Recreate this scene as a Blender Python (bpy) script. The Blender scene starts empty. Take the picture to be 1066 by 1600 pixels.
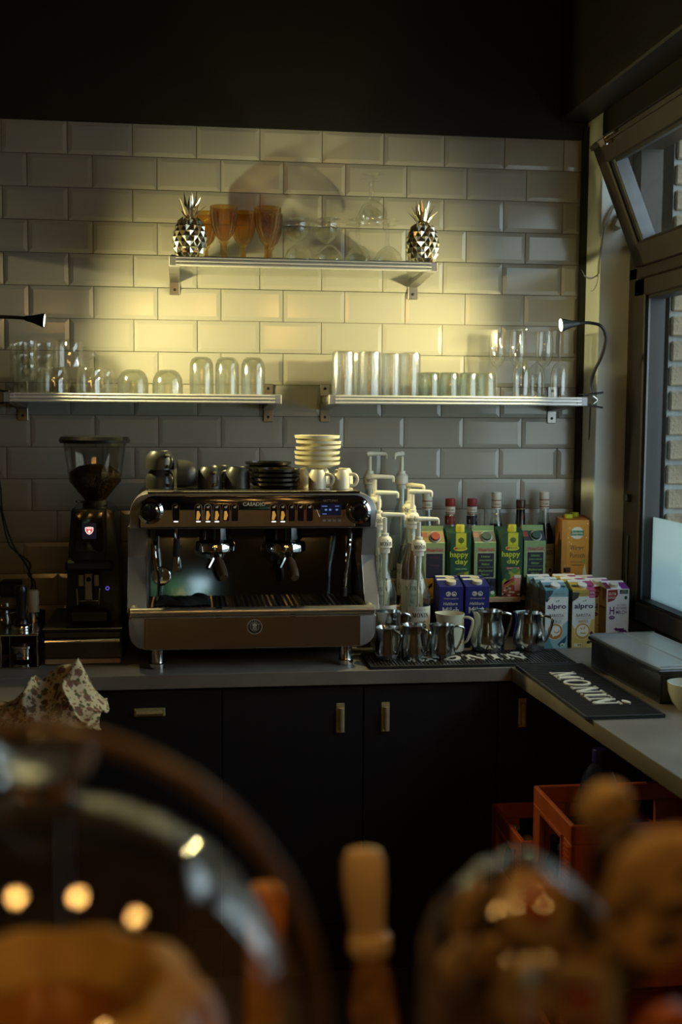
import bpy, bmesh, math, random
from mathutils import Vector, Matrix
random.seed(7)
PI = math.pi
scene = bpy.context.scene
COL = scene.collection

# ------------------------------------------------------------------ camera
F_PX, W_PX, H_PX = 1834.418, 1066, 1600
YAW, PITCH, ROLL = -0.130517339, -0.0848670286, -0.00683353755
CAM = Vector((0.371261, -3.868461, 1.642068))
ROT = Matrix.Rotation(YAW, 3, 'Z') @ Matrix.Rotation(PITCH, 3, 'X') @ Matrix.Rotation(ROLL, 3, 'Y')
cd = bpy.data.cameras.new('camera')
cam = bpy.data.objects.new('camera', cd); COL.objects.link(cam)
m3 = Matrix((ROT.col[0], ROT.col[2], -ROT.col[1])).transposed()
cam.matrix_world = Matrix.Translation(CAM) @ m3.to_4x4()
cd.sensor_fit = 'VERTICAL'; cd.sensor_height = 36.0; cd.sensor_width = 24.0
cd.lens = F_PX / H_PX * 36.0
cd.clip_start = 0.05
cd.dof.use_dof = True; cd.dof.focus_distance = 3.38; cd.dof.aperture_fstop = 2.9
scene.camera = cam

# ------------------------------------------------------------------ light and exposure
w = bpy.data.worlds.new('overcast_sky'); scene.world = w; w.use_nodes = True
nt = w.node_tree; bg = nt.nodes['Background']
tc = nt.nodes.new('ShaderNodeTexCoord'); sp = nt.nodes.new('ShaderNodeSeparateXYZ')
cr = nt.nodes.new('ShaderNodeValToRGB')
cr.color_ramp.elements[0].position = 0.0; cr.color_ramp.elements[0].color = (.80, .95, 1.0, 1)
cr.color_ramp.elements[1].position = 1.0; cr.color_ramp.elements[1].color = (.70, .92, 1.06, 1)
nt.links.new(tc.outputs['Generated'], sp.inputs[0]); nt.links.new(sp.outputs['Z'], cr.inputs[0])
nt.links.new(cr.outputs[0], bg.inputs[0]); bg.inputs[1].default_value = 3.7
LAMP_W = 54.0            # clip lamps, watts each
BULB_E = 62.0           # added pendant bulbs out of view, emission
vs = scene.view_settings
scene.display_settings.display_device = 'sRGB'
vs.view_transform = 'Standard'; vs.look = 'None'; vs.gamma = 1.0; vs.use_curve_mapping = False
vs.exposure = 0.0
cy = scene.cycles
cy.max_bounces = 10; cy.transparent_max_bounces = 64; cy.transmission_bounces = 10
cy.glossy_bounces = 5; cy.diffuse_bounces = 4
cy.caustics_reflective = False; cy.caustics_refractive = False
cy.sample_clamp_indirect = 4.0
cy.use_denoising = True

def ray(x, y):
    return ROT @ Vector(((x - 533) / F_PX, 1, -(y - 800) / F_PX))
def at(x, y, Y):
    d = ray(x, y); return CAM + d * ((Y - CAM.y) / d.y)
def atz(x, y, Z):
    d = ray(x, y); return CAM + d * ((Z - CAM.z) / d.z)
def atx(x, y, X):
    d = ray(x, y); return CAM + d * ((X - CAM.x) / d.x)
def mpp(Y):                     # metres per photo pixel on the plane Y
    return (Y - CAM.y) / F_PX * 1.02

# ------------------------------------------------------------------ materials
MATS = {}
def srgb(c):
    if isinstance(c, str):
        c = c.lstrip('#'); c = tuple(int(c[i:i + 2], 16) / 255 for i in (0, 2, 4))
        return tuple(x / 12.92 if x <= .04045 else ((x + .055) / 1.055) ** 2.4 for x in c)
    return tuple(c)
def mat(name, col=(.5, .5, .5), rough=.5, metal=0.0, var=.08, scale=20.0, bump=0.0, bscale=None, coat=0.0, emit=0.0, ecol=None, spec=.5, stretch=None, col2=None, ramp=None):
    if name in MATS: return MATS[name]
    m = bpy.data.materials.new(name); m.use_nodes = True; n = m.node_tree; b = n.nodes['Principled BSDF']
    c = srgb(col)
    t = n.nodes.new('ShaderNodeTexCoord'); no = n.nodes.new('ShaderNodeTexNoise'); no.inputs['Scale'].default_value = scale
    no.inputs['Detail'].default_value = 4
    src = t.outputs['Object']
    if stretch:
        mp = n.nodes.new('ShaderNodeMapping'); mp.inputs['Scale'].default_value = stretch
        n.links.new(src, mp.inputs[0]); src = mp.outputs[0]
    n.links.new(src, no.inputs['Vector'])
    r = n.nodes.new('ShaderNodeValToRGB')
    lo, hi = ramp or (.35, .65)
    r.color_ramp.elements[0].position = lo; r.color_ramp.elements[1].position = hi
    a = srgb(col2) if col2 is not None else tuple(max(0, x * (1 - var)) for x in c)
    bb = c if col2 is not None else tuple(min(1, x * (1 + var)) for x in c)
    r.color_ramp.elements[0].color = (*a, 1); r.color_ramp.elements[1].color = (*bb, 1)
    n.links.new(no.outputs['Fac'], r.inputs[0]); n.links.new(r.outputs[0], b.inputs['Base Color'])
    b.inputs['Roughness'].default_value = rough; b.inputs['Metallic'].default_value = metal
    b.inputs['Specular IOR Level'].default_value = spec
    b.inputs['Coat Weight'].default_value = coat; b.inputs['Coat Roughness'].default_value = .08
    if emit:
        b.inputs['Emission Color'].default_value = (*srgb(ecol if ecol is not None else col), 1); b.inputs['Emission Strength'].default_value = emit
    if bump:
        n2 = n.nodes.new('ShaderNodeTexNoise'); n2.inputs['Scale'].default_value = bscale or scale * 3; n2.inputs['Detail'].default_value = 3
        n.links.new(src, n2.inputs['Vector'])
        bp = n.nodes.new('ShaderNodeBump'); bp.inputs['Strength'].default_value = bump; bp.inputs['Distance'].default_value = .004
        n.links.new(n2.outputs['Fac'], bp.inputs['Height']); n.links.new(bp.outputs[0], b.inputs['Normal'])
    MATS[name] = m; return m
def thin_glass(name, tint=(.96, .97, .95), edge=(.66, .70, .66), gloss=1.0, rough=.03, body=0.0, bcol=(.9, .92, .88), bump=0.0, bscale=60, refr=0.0, f0=.045):
    """clear glass wall: see-through, darker where the wall is seen edge-on, with a Fresnel reflection"""
    if name in MATS: return MATS[name]
    m = bpy.data.materials.new(name); m.use_nodes = True; n = m.node_tree; n.nodes.clear()
    out = n.nodes.new('ShaderNodeOutputMaterial'); tr = n.nodes.new('ShaderNodeBsdfTransparent'); gl = n.nodes.new('ShaderNodeBsdfGlossy')
    gl.inputs['Roughness'].default_value = rough; gl.inputs['Color'].default_value = (gloss, gloss, gloss, 1)
    lw = n.nodes.new('ShaderNodeLayerWeight'); lw.inputs['Blend'].default_value = .35
    r = n.nodes.new('ShaderNodeValToRGB'); r.color_ramp.elements[0].color = (*tint, 1); r.color_ramp.elements[1].color = (*edge, 1)
    r.color_ramp.elements[0].position = .45; r.color_ramp.elements[1].position = 1.0
    no = n.nodes.new('ShaderNodeTexNoise'); no.inputs['Scale'].default_value = bscale
    pw = n.nodes.new('ShaderNodeMath'); pw.operation = 'POWER'; pw.inputs[1].default_value = 5.0
    fr = n.nodes.new('ShaderNodeMath'); fr.operation = 'MULTIPLY_ADD'; fr.inputs[1].default_value = .90; fr.inputs[2].default_value = f0; fr.use_clamp = True
    lf = n.nodes.new('ShaderNodeLayerWeight'); lf.inputs['Blend'].default_value = .5
    n.links.new(lf.outputs['Facing'], pw.inputs[0]); n.links.new(pw.outputs[0], fr.inputs[0])
    bp = n.nodes.new('ShaderNodeBump'); bp.inputs['Strength'].default_value = bump; bp.inputs['Distance'].default_value = .003
    n.links.new(no.outputs['Fac'], bp.inputs['Height']); n.links.new(bp.outputs[0], gl.inputs['Normal']); n.links.new(bp.outputs[0], lf.inputs['Normal'])
    n.links.new(lw.outputs['Facing'], r.inputs[0]); n.links.new(r.outputs[0], tr.inputs['Color'])
    mx = n.nodes.new('ShaderNodeMixShader'); n.links.new(fr.outputs[0], mx.inputs[0]); n.links.new(tr.outputs[0], mx.inputs[1]); n.links.new(gl.outputs[0], mx.inputs[2])
    last = mx
    if refr:
        rg = n.nodes.new('ShaderNodeBsdfGlass'); rg.inputs['Color'].default_value = (*tint, 1); rg.inputs['Roughness'].default_value = .0; rg.inputs['IOR'].default_value = 1.45
        n.links.new(bp.outputs[0], rg.inputs['Normal'])
        m3_ = n.nodes.new('ShaderNodeMixShader'); m3_.inputs[0].default_value = refr
        n.links.new(mx.outputs[0], m3_.inputs[1]); n.links.new(rg.outputs[0], m3_.inputs[2]); last = mx = m3_
    if body:
        tl = n.nodes.new('ShaderNodeBsdfTranslucent'); tl.inputs[0].default_value = (*bcol, 1)
        df = n.nodes.new('ShaderNodeBsdfDiffuse'); df.inputs[0].default_value = (*bcol, 1)
        md = n.nodes.new('ShaderNodeMixShader'); n.links.new(tl.outputs[0], md.inputs[1]); n.links.new(df.outputs[0], md.inputs[2])
        m2 = n.nodes.new('ShaderNodeMixShader'); m2.inputs[0].default_value = body
        n.links.new(mx.outputs[0], m2.inputs[1]); n.links.new(md.outputs[0], m2.inputs[2]); last = m2
    n.links.new(last.outputs[0], out.inputs[0]); MATS[name] = m; return m
def solid_glass(name, col=(1, 1, 1), rough=0.0):
    if name in MATS: return MATS[name]
    m = mat(name, col, rough, var=.01); b = m.node_tree.nodes['Principled BSDF']; b.inputs['Transmission Weight'].default_value = 1.0; b.inputs['IOR'].default_value = 1.48
    return m
def ink(c):                     # a print colour
    return mat('print_' + str(c).strip('#'), c, .45, var=.03, scale=80)

# ------------------------------------------------------------------ mesh builder
class MB:
    def __init__(s): s.bm = bmesh.new(); s.ms = []; s.M = Matrix.Identity(4)
    def mi(s, m):
        if m not in s.ms: s.ms.append(m)
        return s.ms.index(m)
    def _add(s, vs, fs, m):
        i = s.mi(m); bv = [s.bm.verts.new(s.M @ Vector(v)) for v in vs]; out = []
        for f in fs:
            try: q = s.bm.faces.new([bv[k] for k in f])
            except ValueError: continue
            q.material_index = i; out.append(q)
        return bv, out
    def box(s, a, b, m, bev=0, seg=1):
        x0, y0, z0 = [min(p, q) for p, q in zip(a, b)]; x1, y1, z1 = [max(p, q) for p, q in zip(a, b)]
        vs = [(x0, y0, z0), (x1, y0, z0), (x1, y1, z0), (x0, y1, z0), (x0, y0, z1), (x1, y0, z1), (x1, y1, z1), (x0, y1, z1)]
        fs = [(3, 2, 1, 0), (4, 5, 6, 7), (0, 1, 5, 4), (1, 2, 6, 5), (2, 3, 7, 6), (3, 0, 4, 7)]
        bv, bf = s._add(vs, fs, m)
        if bev:
            es = list({e for f in bf for e in f.edges})
            bmesh.ops.bevel(s.bm, geom=es, offset=bev, segments=seg, affect='EDGES', profile=.5, material=-1)
        return s
    def prism(s, poly, axis, a, b, m, bev=0, seg=2):
        """poly: 2D outline; axis: extrusion axis; for 'y' poly=(x,z), 'x' poly=(y,z), 'z' poly=(x,y)"""
        def p3(u, v, t): return {'y': (u, t, v), 'x': (t, u, v), 'z': (u, v, t)}[axis]
        n = len(poly); vs = [p3(u, v, a) for u, v in poly] + [p3(u, v, b) for u, v in poly]
        fs = [tuple(range(n)), tuple(range(2 * n - 1, n - 1, -1))] + [(i, (i + 1) % n, n + (i + 1) % n, n + i) for i in range(n)]
        bv, bf = s._add(vs, fs, m)
        if bev:
            es = list({e for f in bf[:2] for e in f.edges})
            bmesh.ops.bevel(s.bm, geom=es, offset=bev, segments=seg, affect='EDGES', profile=.5, material=-1)
        return s
    def lathe(s, prof, m, c=(0, 0, 0), n=28, mod=None, axis='z', close=False):
        c = Vector(c); rings = []; i = s.mi(m)
        def pt(r, z, t):
            x, y = r * math.cos(t), r * math.sin(t)
            v = {'z': (x, y, z), 'y': (x, z, y), 'x': (z, x, y)}[axis]
            return s.M @ (c + Vector(v))
        for r, z in prof:
            if r < 1e-6: rings.append([s.bm.verts.new(pt(0, z, 0))])
            else: rings.append([s.bm.verts.new(pt(r * (mod(2 * PI * k / n, z) if mod else 1), z, 2 * PI * k / n)) for k in range(n)])
        pairs = list(zip(rings, rings[1:])) + ([(rings[-1], rings[0])] if close else [])
        for A, B in pairs:
            for k in range(n):
                a0, a1 = A[k % len(A)], A[(k + 1) % len(A)]; b0, b1 = B[k % len(B)], B[(k + 1) % len(B)]
                vs = []
                for v in (a0, a1, b1, b0):
                    if v not in vs: vs.append(v)
                if len(vs) > 2:
                    try: f = s.bm.faces.new(vs); f.material_index = i
                    except ValueError: pass
        return s
    def tube(s, pts, rad, m, n=8, smooth=0, cap=True):
        pts = [Vector(p) for p in pts]; rs = rad if isinstance(rad, (list, tuple)) else [rad] * len(pts)
        if smooth:
            q, qr = [], []
            for i in range(len(pts) - 1):
                p0, p1, p2, p3 = pts[max(i - 1, 0)], pts[i], pts[i + 1], pts[min(i + 2, len(pts) - 1)]
                for k in range(smooth):
                    t = k / smooth
                    q.append(.5 * ((2 * p1) + (p2 - p0) * t + (2 * p0 - 5 * p1 + 4 * p2 - p3) * t * t + (3 * p1 - p0 - 3 * p2 + p3) * t ** 3)); qr.append(rs[i] * (1 - t) + rs[i + 1] * t)
            q.append(pts[-1]); qr.append(rs[-1]); pts, rs = q, qr
        i = s.mi(m); rings = []; up = None
        for k, p in enumerate(pts):
            d = (pts[min(k + 1, len(pts) - 1)] - pts[max(k - 1, 0)]).normalized()
            if up is None: up = d.orthogonal().normalized()
            up = (up - d * up.dot(d)).normalized(); sd = d.cross(up)
            rings.append([s.bm.verts.new(s.M @ (p + (up * math.cos(2 * PI * j / n) + sd * math.sin(2 * PI * j / n)) * rs[k])) for j in range(n)])
        for A, B in zip(rings, rings[1:]):
            for j in range(n):
                f = s.bm.faces.new((A[j], A[(j + 1) % n], B[(j + 1) % n], B[j])); f.material_index = i
        if cap:
            for R_ in (rings[0][::-1], rings[-1]):
                f = s.bm.faces.new(R_); f.material_index = i
        return s
    def ball(s, c, r, m, u=16, v=10, scale=(1, 1, 1), noise=0, seed=0):
        rnd = random.Random(seed); c = Vector(c)
        prof = [(math.sin(PI * k / v), -math.cos(PI * k / v)) for k in range(v + 1)]
        rings = []; i = s.mi(m)
        for a, z in prof:
            if a < 1e-5: rings.append([s.bm.verts.new(s.M @ (c + Vector((0, 0, z * r * scale[2]))))])
            else: rings.append([s.bm.verts.new(s.M @ (c + Vector((a * math.cos(2 * PI * k / u) * r * scale[0], a * math.sin(2 * PI * k / u) * r * scale[1], z * r * scale[2])) * (1 + rnd.uniform(-noise, noise)))) for k in range(u)])
        for A, B in zip(rings, rings[1:]):
            for k in range(u):
                vs = []
                for q in (A[k % len(A)], A[(k + 1) % len(A)], B[(k + 1) % len(B)], B[k % len(B)]):
                    if q not in vs: vs.append(q)
                if len(vs) > 2: f = s.bm.faces.new(vs); f.material_index = i
        return s
    def build(s, name, parent=None, world=False, smooth=35, kind=None, label=None):
        if world and parent is not None:
            o_ = Vector(parent.location)
            if parent.parent is not None: o_ = o_ + Vector(parent.parent.location)
            bmesh.ops.translate(s.bm, verts=s.bm.verts[:], vec=-o_)
        bmesh.ops.recalc_face_normals(s.bm, faces=s.bm.faces[:])
        me = bpy.data.meshes.new(name); s.bm.to_mesh(me); s.bm.free()
        for m in s.ms: me.materials.append(m)
        if smooth is not None:
            me.polygons.foreach_set('use_smooth', [True] * len(me.polygons))
            me.set_sharp_from_angle(angle=math.radians(smooth))
        o = bpy.data.objects.new(name, me); COL.objects.link(o)
        if parent is not None: o.parent = parent
        if kind: o['kind'] = kind
        if label: o['label'] = label
        return o
def thing(name, label, cat, loc=(0, 0, 0), rz=0, group=None):
    o = bpy.data.objects.new(name, None); o.empty_display_size = .03; COL.objects.link(o); o.location = loc; o.rotation_euler = (0, 0, rz)
    o['label'] = label; o['category'] = cat
    if group: o['group'] = group
    return o
def tag(o, label, cat, group=None):
    o['label'] = label; o['category'] = cat
    if group: o['group'] = group
    return o
def struct(o, label=None, cat=None):
    o['kind'] = 'structure'
    if label: o['label'] = label
    if cat: o['category'] = cat
    return o
def copy_tree(o, parent=None):
    c = o.copy(); COL.objects.link(c); c.parent = parent
    for ch in [k for k in o.children]: copy_tree(ch, c)
    return c
PROTO = {}
def place(key, maker, loc, label, group=None, rz=0, tilt=None):
    """first call builds the thing, later calls copy it with all its parts"""
    if key not in PROTO: o = PROTO[key] = maker()
    else: o = copy_tree(PROTO[key])
    o.location = loc; o.rotation_euler = (tilt[0] if tilt else 0, tilt[1] if tilt else 0, rz); o['label'] = label
    if group: o['group'] = group
    return o

# ------------------------------------------------------------------ lettering
_tc = {}
def text_polys(body, shear=0.0, bold=0.0):
    k = (body, shear, bold)
    if k in _tc: return _tc[k]
    cu = bpy.data.curves.new('t', 'FONT'); cu.body = body; cu.size = 1; cu.align_x = 'CENTER'; cu.shear = shear; cu.resolution_u = 2; cu.offset = bold
    ob = bpy.data.objects.new('t', cu); COL.objects.link(ob)
    dg = bpy.context.evaluated_depsgraph_get(); me = bpy.data.meshes.new_from_object(ob.evaluated_get(dg))
    vs = [(v.co.x, v.co.y) for v in me.vertices]; fs = [tuple(p.vertices) for p in me.polygons]
    bpy.data.objects.remove(ob); bpy.data.curves.remove(cu); bpy.data.meshes.remove(me)
    _tc[k] = (vs, fs); return _tc[k]
def serif(word, gap=.14):
    """roman capitals as polygons, cap height 1; returns polygons and total width"""
    out = []; x = 0
    T, t, h = .22, .10, .09
    def q(*p): out.append([(x + a, b) for a, b in p])
    def bar(a, b, c, d): q((a, c), (b, c), (b, d), (a, d))
    for ch in word:
        if ch == 'I':
            w_ = .42; bar(.10, .32, 0, 1); bar(0, .42, 0, h); bar(0, .42, 1 - h, 1)
        elif ch == 'N':
            w_ = .98; bar(.12, .22, 0, 1); bar(.78, .88, 0, 1); q((.06, 1), (.32, 1), (.88, 0), (.66, 0)); bar(0, .34, 0, h); bar(0, .25, 1 - h, 1); bar(.64, .98, 1 - h, 1)
        elif ch == 'M':
            w_ = 1.18; bar(.10, .20, 0, 1); bar(.84, 1.06, 0, 1); q((.08, 1), (.32, 1), (.66, .12), (.54, 0)); q((.54, 0), (.64, 0), (.96, 1), (.84, 1)); bar(0, .30, 0, h); bar(.74, 1.18, 0, h); bar(0, .28, 1 - h, 1); bar(.88, 1.18, 1 - h, 1)
        elif ch == 'O':
            w_ = .98; n = 20
            for k in range(n):
                a, b = 2 * PI * k / n, 2 * PI * (k + 1) / n
                o_ = lambda s_: (.49 + .49 * math.cos(s_), .5 + .52 * math.sin(s_)); i_ = lambda s_: (.49 + .28 * math.cos(s_), .5 + .44 * math.sin(s_))
                q(o_(a), o_(b), i_(b), i_(a))
        else: w_ = .3
        x += w_ + gap
    return out, x - gap
class Deco:
    """flat print laid on a carton face or round a bottle; fn(u, v, lift) gives the 3D point"""
    def __init__(s, fn, strips=1): s.mb = MB(); s.fn = fn; s.strips = strips
    def poly(s, pts, c, lay=1):
        s.mb._add([s.fn(u, v, .0003 + .00022 * lay) for u, v in pts], [tuple(range(len(pts)))], ink(c) if not isinstance(c, bpy.types.Material) else c); return s
    def rect(s, u0, u1, v0, v1, c, lay=1):
        k = s.strips
        for i in range(k):
            a, b = u0 + (u1 - u0) * i / k, u0 + (u1 - u0) * (i + 1) / k
            s.poly([(a, v0), (b, v0), (b, v1), (a, v1)], c, lay)
        return s
    def oval(s, u, v, a, b, c, lay=1, n=20, t0=0):
        return s.poly([(u + a * math.cos(2 * PI * k / n + t0), v + b * math.sin(2 * PI * k / n + t0)) for k in range(n)], c, lay)
    def text(s, body, u, v, h, c, lay=3, width=None, shear=0, bold=.0):
        vs, fs = text_polys(body, shear, bold)
        if not vs: return s
        x0, x1 = min(p[0] for p in vs), max(p[0] for p in vs); y0, y1 = min(p[1] for p in vs), max(p[1] for p in vs)
        sy = h / max(y1 - y0, 1e-6); sx = (width / (x1 - x0)) if width else sy; cx = (x0 + x1) / 2
        s.mb._add([s.fn(u + (p[0] - cx) * sx, v + (p[1] - y0) * sy, .0003 + .00022 * lay) for p in vs], fs, ink(c)); return s
    def serif(s, word, u, v, h, c, lay=3, sx=1):
        ps, w_ = serif(word)
        for p in ps: s.poly([(u + (a - w_ / 2) * h * sx, v + b * h) for a, b in p], c, lay)
        return s
    def build(s, name, parent): return s.mb.build(name, parent, smooth=None)

# ================================================================== THE SETTING
M_tile = mat('glazed_tile', (.37, .36, .31), .13, var=.03, scale=3, bump=.02, bscale=6, spec=.5)
M_grout = mat('grout', (.15, .135, .11), .9, var=.15, scale=60)
M_black = mat('black_paint', (.0022, .0019, .0016), .55, var=.3, scale=5)
M_beam = mat('dark_brown_beam', (.008, .0055, .0035), .5, var=.35, scale=4, stretch=(6, .6, 6))
M_cream = mat('cream_wall_paint', (.66, .71, .66), .6, var=.05, scale=8, bump=.08, bscale=40)
M_brown = mat('brown_window_frame', (.014, .0075, .0036), .5, var=.2, scale=12, stretch=(8, 8, 1))
M_rubber = mat('black_rubber', (.008, .008, .009), .55, var=.2, scale=40)
M_wood = mat('pale_wood', (.42, .29, .15), .5, var=.18, scale=14, stretch=(1, 9, 9))
M_navy = mat('navy_cabinet_front', (.0048, .0062, .0105), .5, var=.25, scale=6, stretch=(6, 6, .5))
M_worktop = mat('grey_brown_worktop', (.20, .178, .15), .42, var=.16, scale=7, bump=.03, bscale=30, stretch=(1, 1, 1))
M_brass = mat('brushed_brass', (.66, .58, .30), .33, .6, var=.1, scale=60)
M_alu = mat('brushed_aluminium', (.74, .74, .71), .38, .45, var=.08, scale=30, stretch=(1, 40, 40))
M_steel = mat('polished_steel', (.60, .61, .60), .14, 1.0, var=.06, scale=12)
M_chrome = mat('chrome', (.72, .71, .68), .06, 1.0, var=.04, scale=10)
M_floor = mat('dark_floor', (.07, .05, .035), .4, var=.3, scale=3)
M_ceil = mat('dark_ceiling', (.006, .005, .004), .7, var=.2)
M_room = mat('brown_room_wall', (.10, .065, .035), .6, var=.25, scale=1.5)

TOPZ, PW, QH = 2.55, .2025, .10258
# back wall with its tiles
o = struct(MB().box((-2.2, .008, 0), (1.70, .25, TOPZ), M_grout).build('wall_back'), 'back wall faced with cream metro tiles in brick bond', 'wall')
wall_back = o
def tile_mesh(wd, ht):
    g, b = .0011, .013
    x0, x1, z0, z1 = g, wd - g, -ht + g, -g
    b2 = min(b, (x1 - x0) * .3)
    vs = [(x0, .0085, z0), (x1, .0085, z0), (x1, .0085, z1), (x0, .0085, z1), (x0, .0014, z0), (x1, .0014, z0), (x1, .0014, z1), (x0, .0014, z1),
          (x0 + b2, -.001, z0 + b), (x1 - b2, -.001, z0 + b), (x1 - b2, -.001, z1 - b), (x0 + b2, -.001, z1 - b)]
    fs = []
    for a, c in ((0, 4), (4, 8)):
        for k in range(4): fs.append((a + k, a + (k + 1) % 4, c + (k + 1) % 4, c + k))
    fs.append((8, 9, 10, 11))
    mb = MB(); mb._add(vs, fs, M_tile)
    return mb
tile_cache = {}
X_END = 1.682
for r in range(16):
    if r < 12: ph = 0.0 if r % 2 == 0 else .0766
    else: ph = -.0474 if r % 2 == 0 else -.1547
    zt = TOPZ - r * QH; ht = QH if r < 15 else zt - .925
    j = -4
    while True:
        x0 = ph + j * PW; x1 = x0 + PW; j += 1
        if x0 > X_END - .015: break
        if x1 > X_END: x1 = X_END
        k = (round(x1 - x0, 4), round(ht, 4))
        if k not in tile_cache:
            t = tile_mesh(*k).build('tile', wall_back, smooth=None); tile_cache[k] = t
        else:
            t = tile_cache[k].copy(); COL.objects.link(t)
        t.location = (x0, 0, zt)
        t.rotation_euler = (random.uniform(-.0022, .0022), 0, random.uniform(-.0022, .0022))
struct(MB().box((-2.2, -.004, TOPZ), (1.70, .25, 3.3), M_black).build('wall_back_upper'), 'matt black painted wall above the tiles', 'wall')
struct(MB().box((1.682, -.02, .92), (1.700, .02, TOPZ + .04), M_black).build('trim_1'), 'black vertical strip where tiles meet the window pillar', 'trim')
# pillar between tiles and window, wall below, above and beyond the window
W0, W1 = -.15, -2.2            # window opening along y
ZL, ZH = .93, 2.53
mb = MB().box((1.70, W0, 0), (1.90, .25, 2.62), M_cream, .002)
wall_right = struct(mb.build('wall_right'), 'cream pillar and reveal between the tiles and the window', 'wall')
MB().box((1.745, W1, 0), (1.90, W0, ZL - .05), M_cream).build('wall_panel', wall_right)
MB().box((1.70, -7.0, 0), (1.95, W1, 3.2), M_room).build('wall_panel', wall_right)
MB().box((1.797, W1, ZL - .05), (1.95, W0, ZL - .0005), M_brown, .001).build('window_sill', wall_right)
struct(MB().box((1.60, -7.0, 2.606), (1.95, .02, 3.3), M_beam, .006).build('beam_1'), 'dark brown ceiling beam over the window', 'beam')
struct(MB().box((1.70, -7.0, 2.53), (1.94, W0 + .005, 2.607), M_beam, .003).build('beam_2'), 'dark lintel strip under the ceiling beam', 'beam')
struct(MB().box((-2.2, -7.2, -.1), (2.4, .2, 0), M_floor).build('floor'))
struct(MB().box((-2.3, -7.2, 3.2), (2.0, .2, 3.3), M_ceil).build('ceiling'))
struct(MB().box((-2.3, -7.2, 0), (-2.2, .2, 3.3), M_room).build('wall_left'))
mb = MB()
RX0, RX1, RZ0, RZ1 = -.30, .62, 1.1, 2.25  # opening for an unseen rear window, invented as a light and reflection source
for a, b in (((-2.3, 0), (RX0, 3.3)), ((RX1, 0), (2.0, 3.3)), ((RX0, 0), (RX1, RZ0)), ((RX0, RZ1), (RX1, 3.3))):
    mb.box((a[0], -7.2, a[1]), (b[0], -7.0, b[1]), M_room)
struct(mb.build('wall_rear'))
M_pane = thin_glass('window_pane_glass', (.96, .97, .97), (.92, .94, .94), 1.0, .0)
mb = MB()
for a, b in (((RX0, RZ0), (RX0 + .06, RZ1)), ((RX1 - .06, RZ0), (RX1, RZ1)), ((RX0, RZ0), (RX1, RZ0 + .06)), ((RX0, RZ1 - .06), (RX1, RZ1)), ((.14, RZ0), (.19, RZ1))):
    mb.box((a[0], -7.12, a[1]), (b[0], -7.06, b[1]), M_brown)
w2 = struct(mb.build('window_added'), 'added unseen window in the wall opposite the tiled wall', 'window')
for a, b in ((RX0 + .06, .14), (.19, RX1 - .06)): MB().box((a, -7.094, RZ0 + .06), (b, -7.088, RZ1 - .06), M_pane).build('pane', w2)

# window in the right wall: fixed frame, lower sash, tilted hopper sash
w1 = struct(thing('window_1', 'brown framed window with tilted upper sash and frosted lower pane', 'window', (1.84, W0, ZL)))
M_gask = mat('black_gasket', (.006, .006, .007), .5, var=.2)
M_bead = mat('grey_glazing_bead', (.10, .11, .12), .4, .4, var=.1)
TR = 2.075                       # transom centre
def rail(mb, y0, y1, z0, z1, x0=1.80, x1=1.88, m=None, bev=.004): mb.box((x0, y0, z0), (x1, y1, z1), m or M_brown, bev)
mb = MB()
rail(mb, W0, W0 - .07, ZL, ZH); rail(mb, W1, W1 + .07, ZL, ZH); rail(mb, W1, W0, ZL, ZL + .05); rail(mb, W1, W0, ZH - .05, ZH); rail(mb, W1, W0, TR - .005, TR + .035)
mb.build('window_frame', w1, world=True)
mb = MB()
y0, y1, z0, z1 = W0 - .075, W1 + .075, ZL + .055, TR - .008
for s_ in ((y0, y0 - .085, z0, z1), (y1, y1 + .085, z0, z1), (y0, y1, z0, z0 + .06), (y0, y1, z1 - .055, z1)): rail(mb, *s_, 1.79, 1.86)
sash = mb.build('lower_sash', w1, world=True)
mb = MB()
for s_ in ((y0 - .085, y0 - .097, z0 + .05, z1 - .05), (y1 + .085, y1 + .097, z0 + .05, z1 - .05), (y0 - .08, y1 + .08, z0 + .06, z0 + .07), (y0 - .08, y1 + .08, z1 - .065, z1 - .055)): rail(mb, *s_, 1.80, 1.855, M_gask, 0)
mb.build('gasket', sash)
bpy.data.objects[sash.children[0].name].location = (-1.84, -W0, -ZL)
mb = MB().box((1.80, y0 - .093, z0 + .06), (1.806, y0 - .098, z1 - .06), M_bead)
g_ = mb.build('glazing_bead', sash); g_.location = (-1.84, -W0, -ZL)
ZF = 1.317                       # top of the frosted film
mb = MB().box((1.835, y0 - .09, ZF), (1.841, y1 + .09, z1 - .05), M_pane)
mb.build('pane', w1, world=True)
def frosted(name, c):
    m = bpy.data.materials.new(name); m.use_nodes = True; n = m.node_tree; n.nodes.clear()
    out = n.nodes.new('ShaderNodeOutputMaterial'); tl = n.nodes.new('ShaderNodeBsdfTranslucent'); df = n.nodes.new('ShaderNodeBsdfDiffuse')
    no = n.nodes.new('ShaderNodeTexNoise'); no.inputs['Scale'].default_value = 5
    r = n.nodes.new('ShaderNodeValToRGB'); r.color_ramp.elements[0].color = tuple(x * .9 for x in c) + (1,); r.color_ramp.elements[1].color = (*c, 1)
    n.links.new(no.outputs['Fac'], r.inputs[0])
    for q in (tl, df): n.links.new(r.outputs[0], q.inputs[0])
    mx = n.nodes.new('ShaderNodeMixShader'); mx.inputs[0].default_value = .35
    n.links.new(tl.outputs[0], mx.inputs[1]); n.links.new(df.outputs[0], mx.inputs[2]); n.links.new(mx.outputs[0], out.inputs[0])
    return m
M_frost = frosted('frosted_film', (.60, .70, .72))
MB().box((1.835, y0 - .09, z0 + .055), (1.841, y1 + .09, ZF), M_frost).build('frosted_pane', w1, world=True, label='pale blue frosted lower pane')
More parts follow.
